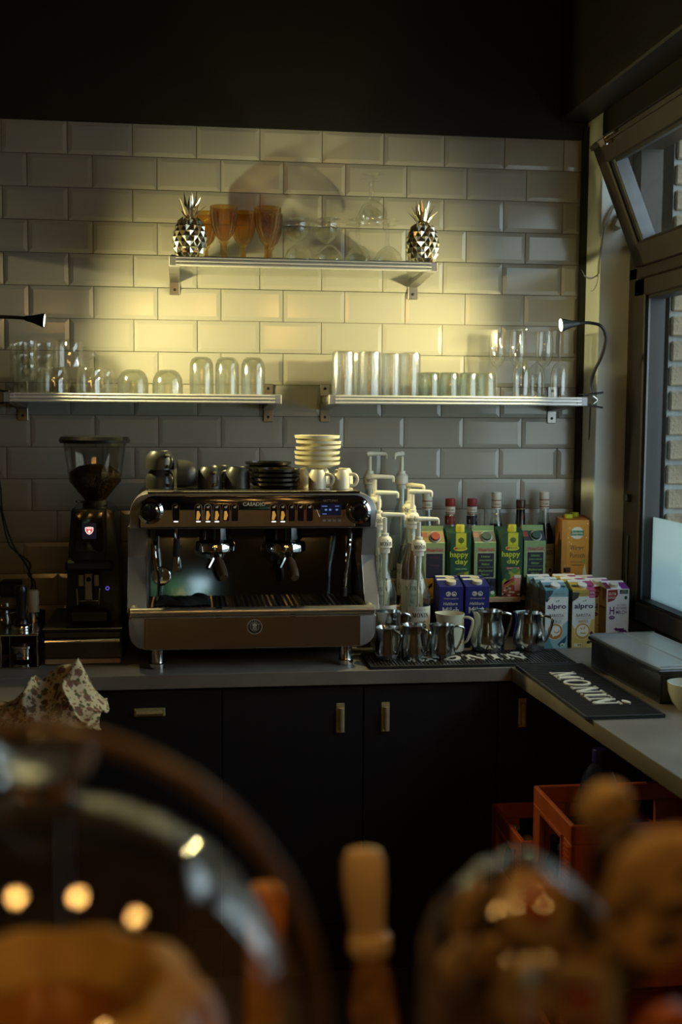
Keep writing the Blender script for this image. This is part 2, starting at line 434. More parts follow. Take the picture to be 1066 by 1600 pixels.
# handle and hinge details on the lower sash
mb = MB().box((1.782, W0 - .078, 1.05), (1.795, W0 - .092, 1.25), M_gask, .003).box((1.772, W0 - .07, 1.36), (1.80, W0 - .10, 1.385), M_gask, .003)
mb.build('espagnolette', w1, world=True)
# hopper sash, hinged at the transom and leaning into the room
hop = thing('x', '', ''); del hop['label'], hop['category']
hop.name = 'tilted_sash'; hop.parent = w1
hop.location = (1.815 - 1.84, 0, TR + .04 - ZL); hop.rotation_euler = (0, -math.radians(22.5), 0)
HH = .41
ya, yb = W0 - .085, W1 + .075
mb = MB()
for s_ in ((ya, ya - .075, 0, HH), (yb, yb + .075, 0, HH), (ya, yb, 0, .075), (ya, yb, HH - .075, HH)):
    mb.box((-.03, s_[0], s_[2]), (.03, s_[1], s_[3]), M_brown, .005)
mb.box((-.036, ya + .002, HH - .02), (-.028, yb, HH - .004), M_brown, .002)
def hpart(mb, name):
    o = mb.build(name, hop); o.location = (0, -W0, 0); return o
hpart(mb, 'sash_frame')
mb = MB()
for s_ in ((ya - .075, ya - .10, .07, HH - .07), (yb + .10, yb + .075, .07, HH - .07), (ya - .075, yb + .075, .065, .078), (ya - .075, yb + .075, HH - .085, HH - .07)):
    mb.box((-.02, s_[0], s_[2]), (.025, s_[1], s_[3]), M_gask)
hpart(mb, 'gasket')
hpart(MB().box((-.022, ya - .10, .075), (.02, ya - .108, HH - .075), M_bead, .001).box((-.022, ya - .112, .075), (.02, ya - .117, HH - .075), M_bead, .001), 'glazing_bead')
hpart(MB().box((-.004, ya - .09, .07), (.002, yb + .09, HH - .07), M_pane), 'pane')
hpart(MB().box((-.055, ya - .12, HH - .03), (-.03, ya - .17, HH - .005), M_chrome, .003).box((-.05, ya - .10, HH - .012), (-.04, ya - .24, HH - .004), M_chrome, .002), 'scissor_stay')
# brick jamb outside the glass and ground beyond
M_brick = mat('sandy_rough_brick', (.20, .165, .11), .9, var=.28, scale=26, bump=1.0, bscale=90)
M_mortar = mat('grey_mortar', (.25, .28, .28), .9, var=.1, scale=40)
wo = struct(MB().box((1.91, W0 - .075, .3), (3.4, W0 + .2, 2.75), M_mortar).build('wall_outside'), 'sandy brick jamb outside the window', 'wall')
bc = {}
for r in range(26):
    z = .62 + r * .0795
    if z > 2.68: break
    x = 1.915 - (0 if r % 2 else .09)
    while x < 2.59:
        a, b = max(x, 1.912), min(x + .185, 2.60)
        if b - a > .03:
            k = round(b - a, 3)
            if k not in bc:
                q = MB().box((0, -.012, 0), (k - .012, .02, .063), M_brick, .005).build('brick', wo, smooth=None); bc[k] = q
            else: q = bc[k].copy(); COL.objects.link(q)
            q.location = (a, W0 - .078 + random.uniform(-.003, .003), z)
        x += .197
struct(MB().box((2.0, -14, -.3), (9, 8, -.05), mat('outside_paving', (.46, .47, .45), .9, var=.2, scale=2)).build('ground_outside'))
struct(MB().box((-6, -14, -.3), (2.0, -7.2, -.05), mat('outside_grass', (.10, .17, .05), .9, var=.4, scale=3)).build('lawn_outside'))
mb = MB(); M_leaf = mat('hedge_leaf', (.10, .20, .05), .7, var=.6, scale=5, bump=1, bscale=12)
rh = random.Random(4)
for k in range(90):
    mb.ball((rh.uniform(-3, 3.5), rh.uniform(-11, -10), rh.uniform(0, 2.6)), rh.uniform(.3, .55), M_leaf, 10, 7, noise=.2, seed=k)
hd = mb.build('hedge', smooth=None, kind='stuff'); tag(hd, 'green garden hedge outside the added rear window', 'hedge')

# ================================================================== WORKTOPS AND CABINETS
ZC = .92
CF = -.66
mb = MB().prism([(-.9, -.001), (-.9, CF), (1.285, CF), (1.285, -.001)][::-1], 'z', .88, ZC, M_worktop, .0015, 1)
tag(mb.build('worktop'), 'grey-brown worktop slab along the tiled wall under the espresso machine', 'worktop')
mb = MB().prism([(1.286, -.0), (1.70, 0), (1.70, W0), (1.795, W0 - .002), (1.795, -1.74), (1.345, -1.74), (1.286, CF)], 'z', .88, ZC, M_worktop, .0015, 1)
tag(mb.build('worktop'), 'grey-brown worktop arm running under the window toward the bar', 'worktop')
mb = MB().prism([(-.9, CF - .001), (.09, CF - .001), (.09, -1.27), (-.9, -1.27)][::-1], 'z', .88, ZC, M_worktop, .0015, 1)
tag(mb.build('worktop'), 'grey-brown worktop arm beneath the floral cloth', 'worktop')

def cup_handle(parent, wx, wz, vert):
    """small brass recessed pull: back plate and rolled grip"""
    mb = MB()
    if vert:
        mb.box((wx - .012, 0, wz - .043), (wx + .012, -.003, wz + .043), M_brass, .0015)
        mb.tube([(wx + .002, -.009, wz - .036), (wx + .002, -.009, wz + .030)], .0075, M_brass, 10)
        mb.box((wx - .010, -.003, wz - .040), (wx + .010, -.012, wz - .034), M_brass, .001)
    else:
        mb.box((wx - .043, 0, wz - .012), (wx + .043, -.003, wz + .012), M_brass, .0015)
        mb.tube([(wx - .036, -.009, wz + .001), (wx + .036, -.009, wz + .001)], .0075, M_brass, 10)
        mb.box((wx - .041, -.003, wz - .009), (wx - .036, -.012, wz + .009), M_brass, .001).box((wx + .036, -.003, wz - .009), (wx + .041, -.012, wz + .009), M_brass, .001)
    return mb.build('handle', parent, label='brass pull handle')
def cabinet(x0, x1, fronts, label):
    t = thing('base_cabinet', label, 'cabinet', ((x0 + x1) / 2, -.30, 0))
    cx = (x0 + x1) / 2
    MB().box((x0 + .001, -.60, .17), (x1 - .001, -.02, .879), M_navy).build('body', t, world=True)
    MB().box((x0 + .001, -.56, 0), (x1 - .001, -.10, .169), M_black).build('plinth', t, world=True)
    for (a, b, z0, z1, kind, hx, hz) in fronts:
        mb = MB().box((a + .0015 - cx, -.34, z0), (b - .0015 - cx, -.302, z1), M_navy, .0015)
        d = mb.build(kind, t)
        h = cup_handle(d, hx - cx, hz, kind == 'door'); h.location = (0, -.34, 0)
    return t
cabinet(-.08, .464, [(-.08, .464, .18, .872, 'drawer', .265, .812)], 'dark navy base cabinet under the grinder with horizontal brass drawer pull')
cabinet(.464, 1.254, [(.464, .863, .18, .872, 'door', .797, .781), (.863, 1.254, .18, .872, 'door', .926, .781)], 'wide dark navy two-door cabinet with facing brass pulls')
cabinet(1.254, 1.70, [(1.254, 1.69, .18, .872, 'door', 1.326, .783)], 'dark navy corner cabinet behind the red crates')
t = thing('base_cabinet', 'dark cabinet carrying the floral cloth beside the glass dome', 'cabinet', (-.4, -.96, 0))
MB().box((-.88, -1.25, 0), (.07, CF - .001, .879), M_navy, .002).build('body', t, world=True)
MB().box((-.88, -1.262, .18), (.07, -1.251, .872), M_navy, .002).build('end_panel', t, world=True)

# ================================================================== SHELVES
M_board = mat('white_shelf_board', (.72, .71, .66), .35, var=.04, scale=6)
M_cap = mat('grey_end_cap', (.30, .30, .31), .4, .3, var=.1, scale=60)
M_brk = mat('satin_steel_bracket', (.34, .33, .31), .35, 1.0, var=.1, scale=30)
M_gboard = thin_glass('milky_glass_board', (.94, .95, .91), (.86, .88, .82), 1.0, .06, body=.15, bcol=(.88, .88, .80))
def shelf(x0, x1, ztop, D, brackets, label, board=None):
    t = thing('wall_shelf', label, 'shelf', ((x0 + x1) / 2, 0, ztop))
    MB().box((x0 + .01, -D + .012, ztop - .020), (x1 - .01, -.012, ztop - .001), board or M_board, .001).build('board', t, world=True)
    mb = MB()
    for k, (za, zb) in enumerate(((ztop - .006, ztop), (ztop - .0165, ztop - .0085), (ztop - .026, ztop - .019))):
        mb.tube([(x0 + .02, -D - .001, (za + zb) / 2), (x1 - .02, -D - .001, (za + zb) / 2)], (zb - za) / 2 + .0008, M_alu, 10)
    mb.box((x0 + .02, -D + .001, ztop - .026), (x1 - .02, -D + .012, ztop - .0005), M_alu)
    mb.build('front_rail', t, world=True)
    for xa, xb in ((x0, x0 + .034), (x1 - .034, x1)):
        MB().box((xa, -D - .004, ztop - .0275), (xb, -D + .03, ztop + .0015), M_cap, .002).build('end_cap', t, world=True)
    for bx in brackets:
        mb = MB()
        mb.box((bx - .016, -.006, ztop - .085), (bx + .016, .0, ztop - .02), M_brk, .002)
        mb.prism([(-.004, ztop - .045), (-.004, ztop - .021), (-D + .02, ztop - .021), (-D + .02, ztop - .027)], 'x', bx - .016, bx + .016, M_brk, .001, 1)
        mb.box((bx - .016, -.006, ztop + .0), (bx + .016, .0, ztop + .040), M_brk, .002)
        b_ = mb.build('bracket', t, world=True)
        for zz in (ztop - .068, ztop + .025):
            s_ = MB().lathe([(0, -.0095), (.0045, -.0085), (.005, -.006)], M_gask, (bx, 0, zz), 10, axis='y').build('screw', b_); s_.location = -Vector(t.location)
    return t
DT, DM = .30, .27
a = at(264, 401, -DT); b = at(684, 409, -DT)
ZS1 = (at(300, 402.5, -DT).z + at(640, 408, -DT).z) / 2
shelf(a.x, b.x, ZS1, DT, [at(273, 450, 0).x, at(645, 450, 0).x], 'upper wall shelf carrying pineapples and amber goblets', M_gboard)
ZS2 = (at(100, 614, -DM).z + at(420, 617.5, -DM).z) / 2
shelf(at(5, 620, -DM).x, at(440, 622, -DM).x, ZS2, DM, [at(36, 640, 0).x, at(419, 640, 0).x], 'lower wall shelf carrying glass mugs and ribbed domes above the grinder')
ZS3 = (at(560, 618.5, -DM).z + at(860, 620, -DM).z) / 2
shelf(at(514, 626, -DM).x, at(918, 627, -DM).x, ZS3, DM, [at(502, 640, 0).x + .012, at(862, 640, 0).x], 'lower wall shelf carrying cut tumblers and flutes above the bottles')

# ================================================================== ESPRESSO MACHINE
M_greyp = mat('grey_machine_panel', (.30, .295, .28), .35, .35, var=.05, scale=20)
M_gloss = mat('black_gloss', (.006, .006, .007), .12, var=.1, coat=.5)
M_dark = mat('dark_plastic', (.012, .012, .013), .45, var=.2)
M_bronze = mat('smoked_chrome', (.62, .52, .40), .24, 1.0, var=.05, scale=8)
M_mirror = mat('smoked_mirror', (.15, .18, .195), .06, 1.0, var=.05)
M_white_led = mat('white_led', (1, 1, 1), .4, emit=1.2)
M_amber = mat('amber_button_reflection', (.9, .5, .1), .4, emit=.28, ecol=(1, .48, .08))  # warm reflections on the buttons painted as a faint amber glow
M_screen = mat('blue_screen', (.01, .015, .04), .15, emit=.02, ecol=(.1, .16, .5))
M_scrtxt = mat('screen_glyph', (.3, .4, .9), .4, emit=.18, ecol=(.35, .45, 1))
M_grip = mat('worn_wood_grip', (.09, .055, .03), .45, var=.3, scale=40)
L = lambda x, y, Y=-.58: at(x, y, Y)
YU, YL_ = -.555, -.60
mx0, mx1 = at(202, 960, YL_).x, at(586, 960, YL_).x
t = thing('espresso_machine', 'two-group espresso machine with grey sides and chrome control strip', 'espresso machine', ((mx0 + mx1) / 2, -.35, ZC))
def outline(pts, r, n=6):
    """round the listed corners of a polygon; r per corner"""
    out = []; k = len(pts)
    for i, p in enumerate(pts):
        if r[i] == 0: out.append(p); continue
        p = Vector(p); a = (Vector(pts[i - 1]) - p).normalized(); b = (Vector(pts[(i + 1) % k]) - p).normalized()
        ang = a.angle(b); d = r[i] / math.tan(ang / 2); c = p + (a + b).normalized() * (r[i] / math.sin(ang / 2))
        s0, s1 = p + a * d - c, p + b * d - c
        for j in range(n + 1):
            v = s0.lerp(s1, j / n).normalized() * r[i]; out.append(tuple(c + v))
    return out
zt = at(390, 770, YU).z; zb = at(390, 826, YU).z
ux0, ux1 = at(203, 800, YU).x, at(589, 800, YU).x
ol = outline([(ux0, zb), (ux1, zb), (ux1, zt), (ux0, zt)], [0, 0, .055, .055])
MB().prism(ol, 'y', YU, -.12, M_greyp, .004).build('upper_housing', t, world=True)
px0, px1 = at(217, 800, YU).x, at(579, 800, YU).x
ol = outline([(px0, zb + .004), (px1, zb + .004), (px1, zt - .007), (px0, zt - .007)], [.003, .003, .045, .045])
panel = MB().prism(ol, 'y', YU - .006, YU + .002, M_gloss, .002).build('control_panel', t, world=True)
def pb(mb, name): o = mb.build(name, panel); o.location = -Vector(t.location); return o
zline = at(390, 796, YU).z
pb(MB().box((px0 + .004, YU - .0085, zb + .006), (px1 - .045, YU - .004, zline), M_bronze, .001), 'chrome_strip')
pb(MB().tube([(px0 + .03, YU - .009, zline), (at(494, 797, YU).x, YU - .009, zline), (at(499, 808, YU).x, YU - .009, zline - .022), (at(535, 809, YU).x, YU - .009, zline - .024), (at(541, 796, YU).x, YU - .009, zline - .004)], .0014, M_chrome, 6), 'chrome_line')
# top deck rail
MB().box((ux0 + .05, YU + .002, zt - .001), (ux1 - .05, -.13, zt + .004), M_bronze, .001).tube([(ux0 + .05, YU - .002, zt + .001), (ux1 - .05, YU - .002, zt + .001)], .004, M_chrome, 8).build('cup_tray', t, world=True)
# steam knobs
for x in (235, 560):
    c = at(x, 799, YU - .01)
    r_ = pb(MB().lathe([(.036, 0), (.036, -.006), (.028, -.010), (.026, -.004)], M_chrome, (c.x, YU - .004, c.z), 28, axis='y'), 'knob_ring')
    pb(MB().lathe([(.024, -.004), (.024, -.03), (.019, -.036), (0, -.037)], M_gloss, (c.x, YU - .004, c.z), 20, axis='y', mod=lambda a, z: 1 + .04 * math.cos(8 * a)), 'steam_knob')
# brew buttons
def pill(mb, cx, z0, z1, wd, y0, y1, m):
    mb.prism(outline([(cx - wd / 2, z0), (cx + wd / 2, z0), (cx + wd / 2, z1), (cx - wd / 2, z1)], [wd / 2 * .98] * 4, 5), 'y', y0, y1, m)
lit = {275: 1, 310: 2, 325: 2, 339: 2, 353: 0, 367: 0, 428: 2, 442: 1, 456: 0, 470: 0, 484: 0}
for x, s_ in lit.items():
    c = at(x, 806, YU - .01); z0, z1 = at(x, 817, YU - .01).z, at(x, 787, YU - .01).z
    mb = MB(); pill(mb, c.x, z0, z1, .0215, YU - .010, YU - .006, M_chrome); pill(mb, c.x, z0 + .0015, z1 - .0015, .0185, YU - .0115, YU - .006, M_gloss)
    b_ = pb(mb, 'brew_button')
    mb = MB(); mb.box((c.x - .006, YU - .0122, z0 + .002), (c.x + .006, YU - .0112, z0 + .0055), M_white_led if s_ else M_bronze)
    if s_ == 2 or x in (353, 442): mb.prism([(c.x - .006, z0 + .009), (c.x + .001, z0 + .008), (c.x + .006, z0 + .022), (c.x + .002, z0 + .034), (c.x - .004, z0 + .033)], 'y', YU - .0122, YU - .0112, M_amber)
    l_ = mb.build('led_and_reflection', b_)
    l_.location = (0, 0, 0)
    Deco(lambda u, v, l, c=c, z1=z1: (c.x + u, YU - .0112 - l, z1 - .011 + v)).oval(0, .001, .004, .0028, '#cfc8a8', 1, 10).oval(.003, .004, .002, .002, '#cfc8a8', 2, 8).build('button_icon', b_)
# brand lettering, screen, small keys
def flat(Y): return lambda u, v, l: (u, Y - l, v)
d = Deco(flat(YU - .0065)); c = at(397, 788, YU); d.text('CASADIO', c.x, c.z - .004, .0105, '#d8d2b8', 2, .064, bold=.03)
q = d.build('lettering', panel); q.location = -Vector(t.location); d = Deco(flat(YU - .0065)); c = at(516, 782, YU); d.text('NETTUNO', c.x, c.z - .003, .0065, '#8d8570', 2, .042)
q = d.build('model_lettering', panel); q.location = -Vector(t.location)
c0, c1 = at(500, 805, YU), at(533, 787, YU)
s_ = pb(MB().box((c0.x, YU - .009, c0.z), (c1.x, YU - .006, c1.z), M_screen, .001), 'display')
d = Deco(flat(YU - .009)); cx, cz = (c0.x + c1.x) / 2, (c0.z + c1.z) / 2
for u, v, a, b in ((-.018, .010, .008, .0012), (.018, .010, .006, .0012), (-.018, -.012, .006, .0012)): d.rect(cx + u - a, cx + u + a, cz + v - b, cz + v + b, M_scrtxt)
for u in (-.014, -.002, .017): d.oval(cx + u, cz, .004, .003, M_scrtxt, 1, 10)
d.build('display_glyphs', s_)
for k in range(4):
    c = at(506 + k * 8, 813, YU); pb(MB().box((c.x - .006, YU - .009, c.z - .005), (c.x + .006, YU - .006, c.z + .005), M_greyp, .002), 'menu_key')
# pillars, smoked mirror back
zl = at(390, 948, YL_).z
for xa, xb in ((201, 230), (563, 585)):
    x0, x1 = at(xa, 880, -.45).x, at(xb, 880, -.45).x
    MB().prism([(-.50, zb + .002), (-.12, zb + .002), (-.12, zl - .02), (-.56, zl - .02), (-.53, zl + .02), (-.47, (zb + zl) / 2 + .02)][::-1], 'x', x0, x1, M_greyp, .003).build('side_pillar', t, world=True)
mb = MB(); a, b = mx0 + .045, mx1 - .03
v = [(a, -.33, zl - .01), (b, -.33, zl - .01), (b, -.295, zb + .01), (a, -.295, zb + .01)]
mb._add(v + [(x, y + .01, z) for x, y, z in v], [(0, 1, 2, 3), (4, 5, 6, 7), (0, 1, 5, 4), (1, 2, 6, 5), (2, 3, 7, 6), (3, 0, 4, 7)], M_mirror)
mb.build('mirror_backplate', t, world=True, smooth=None)
MB().box((mx0 + .03, -.285, zl - .03), (mx1 - .03, -.13, zb + .02), M_dark).build('rear_housing', t, world=True)
# drip tray and lower body
zlb = at(390, 1013, YL_).z; zlt = at(390, 962, YL_).z
ol = outline([(mx0, zlb), (mx1, zlb), (mx1 + .004, zlt), (mx0 - .001, zlt)], [.045, .045, .006, .006])
MB().prism(ol, 'y', YL_, -.12, M_greyp, .006).build('lower_body', t, world=True)
fp = MB().box((at(227, 990, YL_).x, YL_ - .003, zlb + .002), (at(563, 990, YL_).x, YL_ + .004, zlt - .004), M_bronze, .001).build('front_panel', t, world=True)
lc = at(398, 979, YL_)
d = Deco(lambda u, v, l: (lc.x + u, YL_ - .0032 - l, lc.z + v))
d.oval(0, 0, .0215, .0215, '#b9b3a4', 1, 28).oval(0, 0, .0195, .0195, '#2a261f', 2, 28).oval(0, 0, .0125, .0125, '#b9b3a4', 3, 24).oval(0, 0, .0112, .0112, '#2a261f', 4, 24)
d.poly([(-.007, .004), (-.005, .008), (0, .0095), (.005, .008), (.007, .004), (.004, .002), (-.004, .002)], '#c9c4b6', 5).rect(-.005, .005, -.008, .0005, '#c9c4b6', 5).rect(-.003, .003, -.005, -.002, '#2a261f', 6)
for k, ch in enumerate('CASADIO'):
    an = math.radians(150 - k * 20); d.text(ch, .0158 * math.cos(an), .0158 * math.sin(an) - .002, .004, '#c9c4b6', 5)
q = d.build('round_badge', fp); q.location = -Vector(t.location)
MB().box((mx0 + .02, YL_ + .02, zlt), (mx1 - .02, -.29, zl - .012), M_dark, .004).build('drip_tray', t, world=True)
mb = MB()
for k in range(40):
    x = mx0 + .045 + k * (mx1 - mx0 - .09) / 39; mb.box((x - .003, YL_ + .03, zl - .013), (x + .003, -.30, zl - .009), M_bronze)
mb.build('drip_grate', t, world=True, kind='stuff', smooth=None)
zr = (zl + zlt) / 2 + .001
mb = MB().tube([(mx0 + .03, -.42, zr), (mx0 + .012, -.54, zr), (mx0 + .022, YL_ + .008, zr), (mx0 + .05, YL_ - .002, zr), (mx1 - .05, YL_ - .002, zr), (mx1 - .022, YL_ + .008, zr), (mx1 - .012, -.54, zr), (mx1 - .03, -.42, zr)], .0125, mat('satin_roll_bar', (.78, .73, .60), .36, 1.0, var=.05), 14, smooth=4)
mb.build('tray_roll_bar', t, world=True)
for x in (342, 458):
    c = at(x, 953, YL_); MB().lathe([(.0131, -.009), (.0131, .009)], M_dark, (c.x, YL_ - .002, zr), 16, axis='x').build('bar_joint', t, world=True)
for x, y in ((246, -.57), (540, -.57), (246, -.17), (540, -.17)):
    cx = at(x, 1030, -.57).x
    MB().lathe([(0, ZC + .001), (.022, ZC + .001), (.022, ZC + .014), (.020, ZC + .016), (.019, ZC + .018), (.019, zlb + .004), (0, zlb + .004)], M_steel, (cx, y, 0), 20).build('leg', t, world=True)
# brew groups with portafilters
for x, hx in ((336, 350), (447, 461)):
    c = at(x, 853, -.45); zc_ = c.z
    g = MB()
    g.lathe([(0, zb + .005), (.043, zb + .005), (.046, zc_ + .022), (.036, zc_ + .012)], M_gloss, (c.x, -.45, 0), 28)
    g.build('group_head', t, world=True)
    MB().lathe([(.036, zc_ + .014), (.055, zc_ + .012), (.058, zc_ + .004), (.058, zc_ - .012), (.050, zc_ - .017), (.030, zc_ - .022), (.026, zc_ - .034), (0, zc_ - .036)], M_chrome, (c.x, -.45, 0), 32).build('group_collar', t, world=True)
    pf = MB(); e = at(hx, 903, -.60); s0 = Vector((c.x, -.495, zc_ - .012))
    pf.tube([s0, s0.lerp(e, .35)], [.010, .008], M_chrome, 10)
    pf.tube([s0.lerp(e, .32), s0.lerp(e, .42), s0.lerp(e, .75), s0.lerp(e, .92), e], [.011, .0145, .0155, .014, .011], M_grip, 12)
    pf.tube([(c.x - .004, -.47, zc_ - .03), (c.x - .012, -.475, zc_ - .045), (c.x - .02, -.48, zc_ - .06)], .006, M_chrome, 8)
    pf.build('portafilter', t, world=True)
# steam wands, hot water spout, reflection ring
c0 = at(240, 828, -.50)
w_ = MB().tube([c0, at(240, 850, -.52), at(243, 880, -.53), at(248, 912, -.53), at(246, 938, -.53)], [.006, .007, .0055, .005, .004], M_chrome, 10, smooth=4)
w_.build('steam_wand', t, world=True)
w_ = MB().tube([at(547, 828, -.50), at(546, 850, -.52), at(542, 880, -.53), at(539, 912, -.53), at(538, 930, -.53)], [.007, .008, .0055, .005, .004], M_chrome, 10, smooth=4)
w_.tube([at(538.5, 918, -.535), at(538, 931, -.535)], .0075, M_dark, 10)
w_.build('steam_wand', t, world=True)
MB().tube([at(276, 826, -.47), at(276, 846, -.47)], .007, M_chrome, 10).tube([at(276, 842, -.47), at(276, 870, -.47)], .0095, M_dark, 10).tube([at(276, 868, -.47), at(276, 892, -.47)], [.0085, .012], M_chrome, 10).build('hot_water_spout', t, world=True)
c = at(252, 900, -.335)
gz = MB().lathe([(.029, .0), (.029, -.008), (.026, -.010), (.025, -.006), (0, -.006)], M_chrome, (c.x, -.328, c.z), 24, axis='y').build('reflection_ring', t, world=True)  # chrome ring modelled for a round reflection in the mirror backplate
machine = t
# black rag on the drip grate
mb = MB(); M_rag = mat('black_rag', (.010, .010, .011), .9, var=.3, scale=60, bump=.5, bscale=150)
nx, ny = 30, 14; c = at(285, 938, -.46); vs = []
for j in range(ny):
    for i in range(nx):
        u, v = i / (nx - 1), j / (ny - 1); e = math.sin(PI * u) ** .5 * math.sin(PI * v) ** .5
        vs.append((c.x + (u - .5) * .165, -.46 + (v - .5) * .11 + .01 * math.sin(9 * u), zl - .007 + e * (.012 + .024 * max(0, math.sin(7 * u + 2.3 * v)) ** 1.5 * (.5 + .5 * v) + .006 * math.sin(19 * u + 8 * v) ** 2)))
top = [(j * nx + i, j * nx + i + 1, (j + 1) * nx + i + 1, (j + 1) * nx + i) for j in range(ny - 1) for i in range(nx - 1)]
mb._add(vs, top, M_rag)
o = mb.build('cleaning_rag', smooth=60); md = o.modifiers.new('s', 'SOLIDIFY'); md.thickness = .002
tag(o, 'crumpled black cleaning rag lying on the espresso machine drip tray', 'rag')

# ================================================================== CUPS AND SAUCERS ON THE MACHINE
M_dcup = mat('charcoal_stoneware', (.040, .039, .032), .38, var=.15, scale=20)
M_wcup = mat('cream_stoneware', (.72, .66, .46), .3, var=.04, scale=20)
M_bsau = mat('black_saucer_glaze', (.012, .012, .011), .22, var=.2)
ZTOP = zt + .005
def cup_maker(name, r, h, m, cat='cup', tap=.9, inv=True):
    def f():
        t = thing(name, '', cat)
        p = [(0, .004), (r * .62, .003), (r * .66, 0), (r * .70, .003), (r * tap, .012), (r * .98, h * .5), (r, h), (r - .003, h), (r * .93, h * .5), (r * .80, .014), (0, .010)]
        if inv: p = [(a, h - z) for a, z in p]
        MB().lathe(p, m, n=28).build('body', t)
        zz = lambda z: h - z if inv else z
        MB().tube([(r * .93, 0, zz(h * .82)), (r + .014, 0, zz(h * .80)), (r + .022, 0, zz(h * .5)), (r + .014, 0, zz(h * .26)), (r * .90, 0, zz(h * .25))], [.005, .0045, .0045, .0045, .005], m, 8, smooth=4).build('handle', t)
        return t
    return f
dark_cup = cup_maker('coffee_cup', .041, .054, M_dcup)
YC = -.42
g_ = 'charcoal cups on the espresso machine'
c1 = at(250, 760, YC)
place('dcup', dark_cup, (c1.x, YC, ZTOP), 'charcoal cup standing inverted at the near corner of the machine, under another', g_, rz=-1.0)
place('dcup', dark_cup, (c1.x, YC, ZTOP + .0545), 'charcoal cup stacked on top of another inverted charcoal cup', g_, rz=-1.0)
c2 = at(291, 745, YC)
place('dcup', dark_cup, (c2.x - .027, YC, ZTOP + .0415), 'charcoal cup lying on its side beside the inverted stack', g_, tilt=(PI / 2, 0), rz=PI / 2)
place('dcup', dark_cup, (c2.x - .002, YC + .125, ZTOP), 'charcoal cup standing behind the cup on its side', g_, rz=1.2)
tall = cup_maker('coffee_cup', .037, .062, M_dcup)
place('dcupt', tall, (at(328, 750, YC).x, YC, ZTOP), 'charcoal cup with handle facing out beside the cup on its side', g_, rz=-1.2)
place('dcupt', tall, (at(371, 750, YC).x, YC, ZTOP), 'charcoal cup next to the black saucers', g_, rz=PI - .7)
place('dcupt', tall, (at(345, 750, YC).x, YC + .09, ZTOP), 'charcoal cup in the second row behind the charcoal pair', g_, rz=.5)
wcup = cup_maker('coffee_cup', .0265, .056, M_wcup)
g_ = 'cream cups on the espresso machine'
for x, y, rz, lb in ((496, YC - .04, -.35, 'cream cup in front under the saucer tower with handle aside'), (533, YC - .04, -.1, 'cream cup at the right end of the machine top'), (470, YC + .02, 2.6, 'cream cup nearest the black saucers'), (502, YC + .05, 1.5, 'cream cup in the back row under the saucer tower'), (538, YC + .05, 1.2, 'cream cup in the back row at the machine end')):
    place('wcup', wcup, (at(x, 750, y).x, y, ZTOP), lb, g_, rz=rz)
def saucer_maker(r, m, h=.017):
    def f():
        t = thing('saucer', '', 'saucer')
        MB().lathe([(0, .003), (r * .55, .003), (r * .58, 0), (r * .62, .002), (r * .97, h * .55), (r, h), (r - .004, h), (r * .93, h * .65), (r * .55, .007), (0, .007)], m, n=36).build('dish', t)
        return t
    return f
bs = saucer_maker(.072, M_bsau); order = ['lowest', 'second from the bottom', 'third from the bottom', 'uppermost']
cx = at(431, 750, YC).x
for k in range(4): place('bsau', bs, (cx + random.uniform(-.002, .002), YC, ZTOP + k * .0135), 'black saucer, %s of the front stack on the machine' % order[k], 'black saucers')
for k in range(5): place('bsau', bs, (cx - .012, YC + .15, ZTOP + k * .0135), 'black saucer in the rear stack, %s' % ('lowest', 'second', 'third', 'fourth', 'topmost')[k], 'black saucers behind')
ws = saucer_maker(.068, M_wcup, .019); cx = at(496, 720, YC + .02).x
nm = ['lowest', 'second from the bottom', 'third from the bottom', 'third from the top', 'second from the top', 'topmost']
for k in range(6):
    place('wsau', ws, (cx + (.003, .003, .002, .006, .006, .002)[k] - .003, YC + .02, ZTOP + .0585 + k * .0155), 'cream saucer, %s of the tower on the cream cups' % nm[k], 'cream saucer tower', tilt=(0, (0, .02, 0, -.03, .02, 0)[k]))

# ================================================================== GRINDER ON ITS KNOCK-BOX DRAWER
M_gbody = mat('black_grinder_body', (.009, .009, .010), .3, var=.2, coat=.2)
M_hop = thin_glass('smoky_hopper', (.84, .82, .78), (.40, .39, .36), 1.0, .05)
M_bean = mat('coffee_beans', (.030, .014, .007), .45, var=.6, scale=90, bump=1, bscale=120)
kb0, kb1 = at(66, 985, -.51), at(191, 985, -.51); ZK = at(120, 982, -.51).z
t = thing('knock_box_drawer', 'steel knock-box drawer standing under the coffee grinder', 'drawer unit', ((kb0.x + kb1.x) / 2, -.33, ZC))
MB().box((kb0.x, -.49, ZC + .012), (kb1.x, -.15, ZK), M_dark, .003).build('body', t, world=True)
d_ = MB().box((kb0.x + .004, -.505, ZC + .018), (kb1.x - .004, -.489, ZK - .012), mat('dark_steel_front', (.10, .09, .08), .25, 1.0, var=.1, scale=8), .002).box((kb0.x, -.507, ZK - .004), (kb1.x, -.48, ZK), M_steel, .001).build('drawer_front', t, world=True)
q = MB().tube([(kb0.x + .008, -.506, ZK - .03), (kb0.x + .008, -.522, ZK - .034), (kb1.x - .008, -.522, ZK - .034), (kb1.x - .008, -.506, ZK - .03)], .005, M_steel, 8).build('handle', d_); q.location = -Vector(t.location)
MB().box((kb0.x + .006, -.508, ZC + .003), (kb1.x - .006, -.489, ZC + .017), M_wood, .001).box((kb0.x, -.49, ZC + .001), (kb1.x, -.16, ZC + .013), M_dark, .001).build('base', t, world=True)
YG = -.36
gc = at(150, 960, YG)
t = thing('coffee_grinder', 'black coffee grinder with bean hopper and glowing shield screen', 'coffee grinder', (gc.x, YG, ZK))
def xz(x, y): p = at(x, y, YG); return (p.x, p.z)
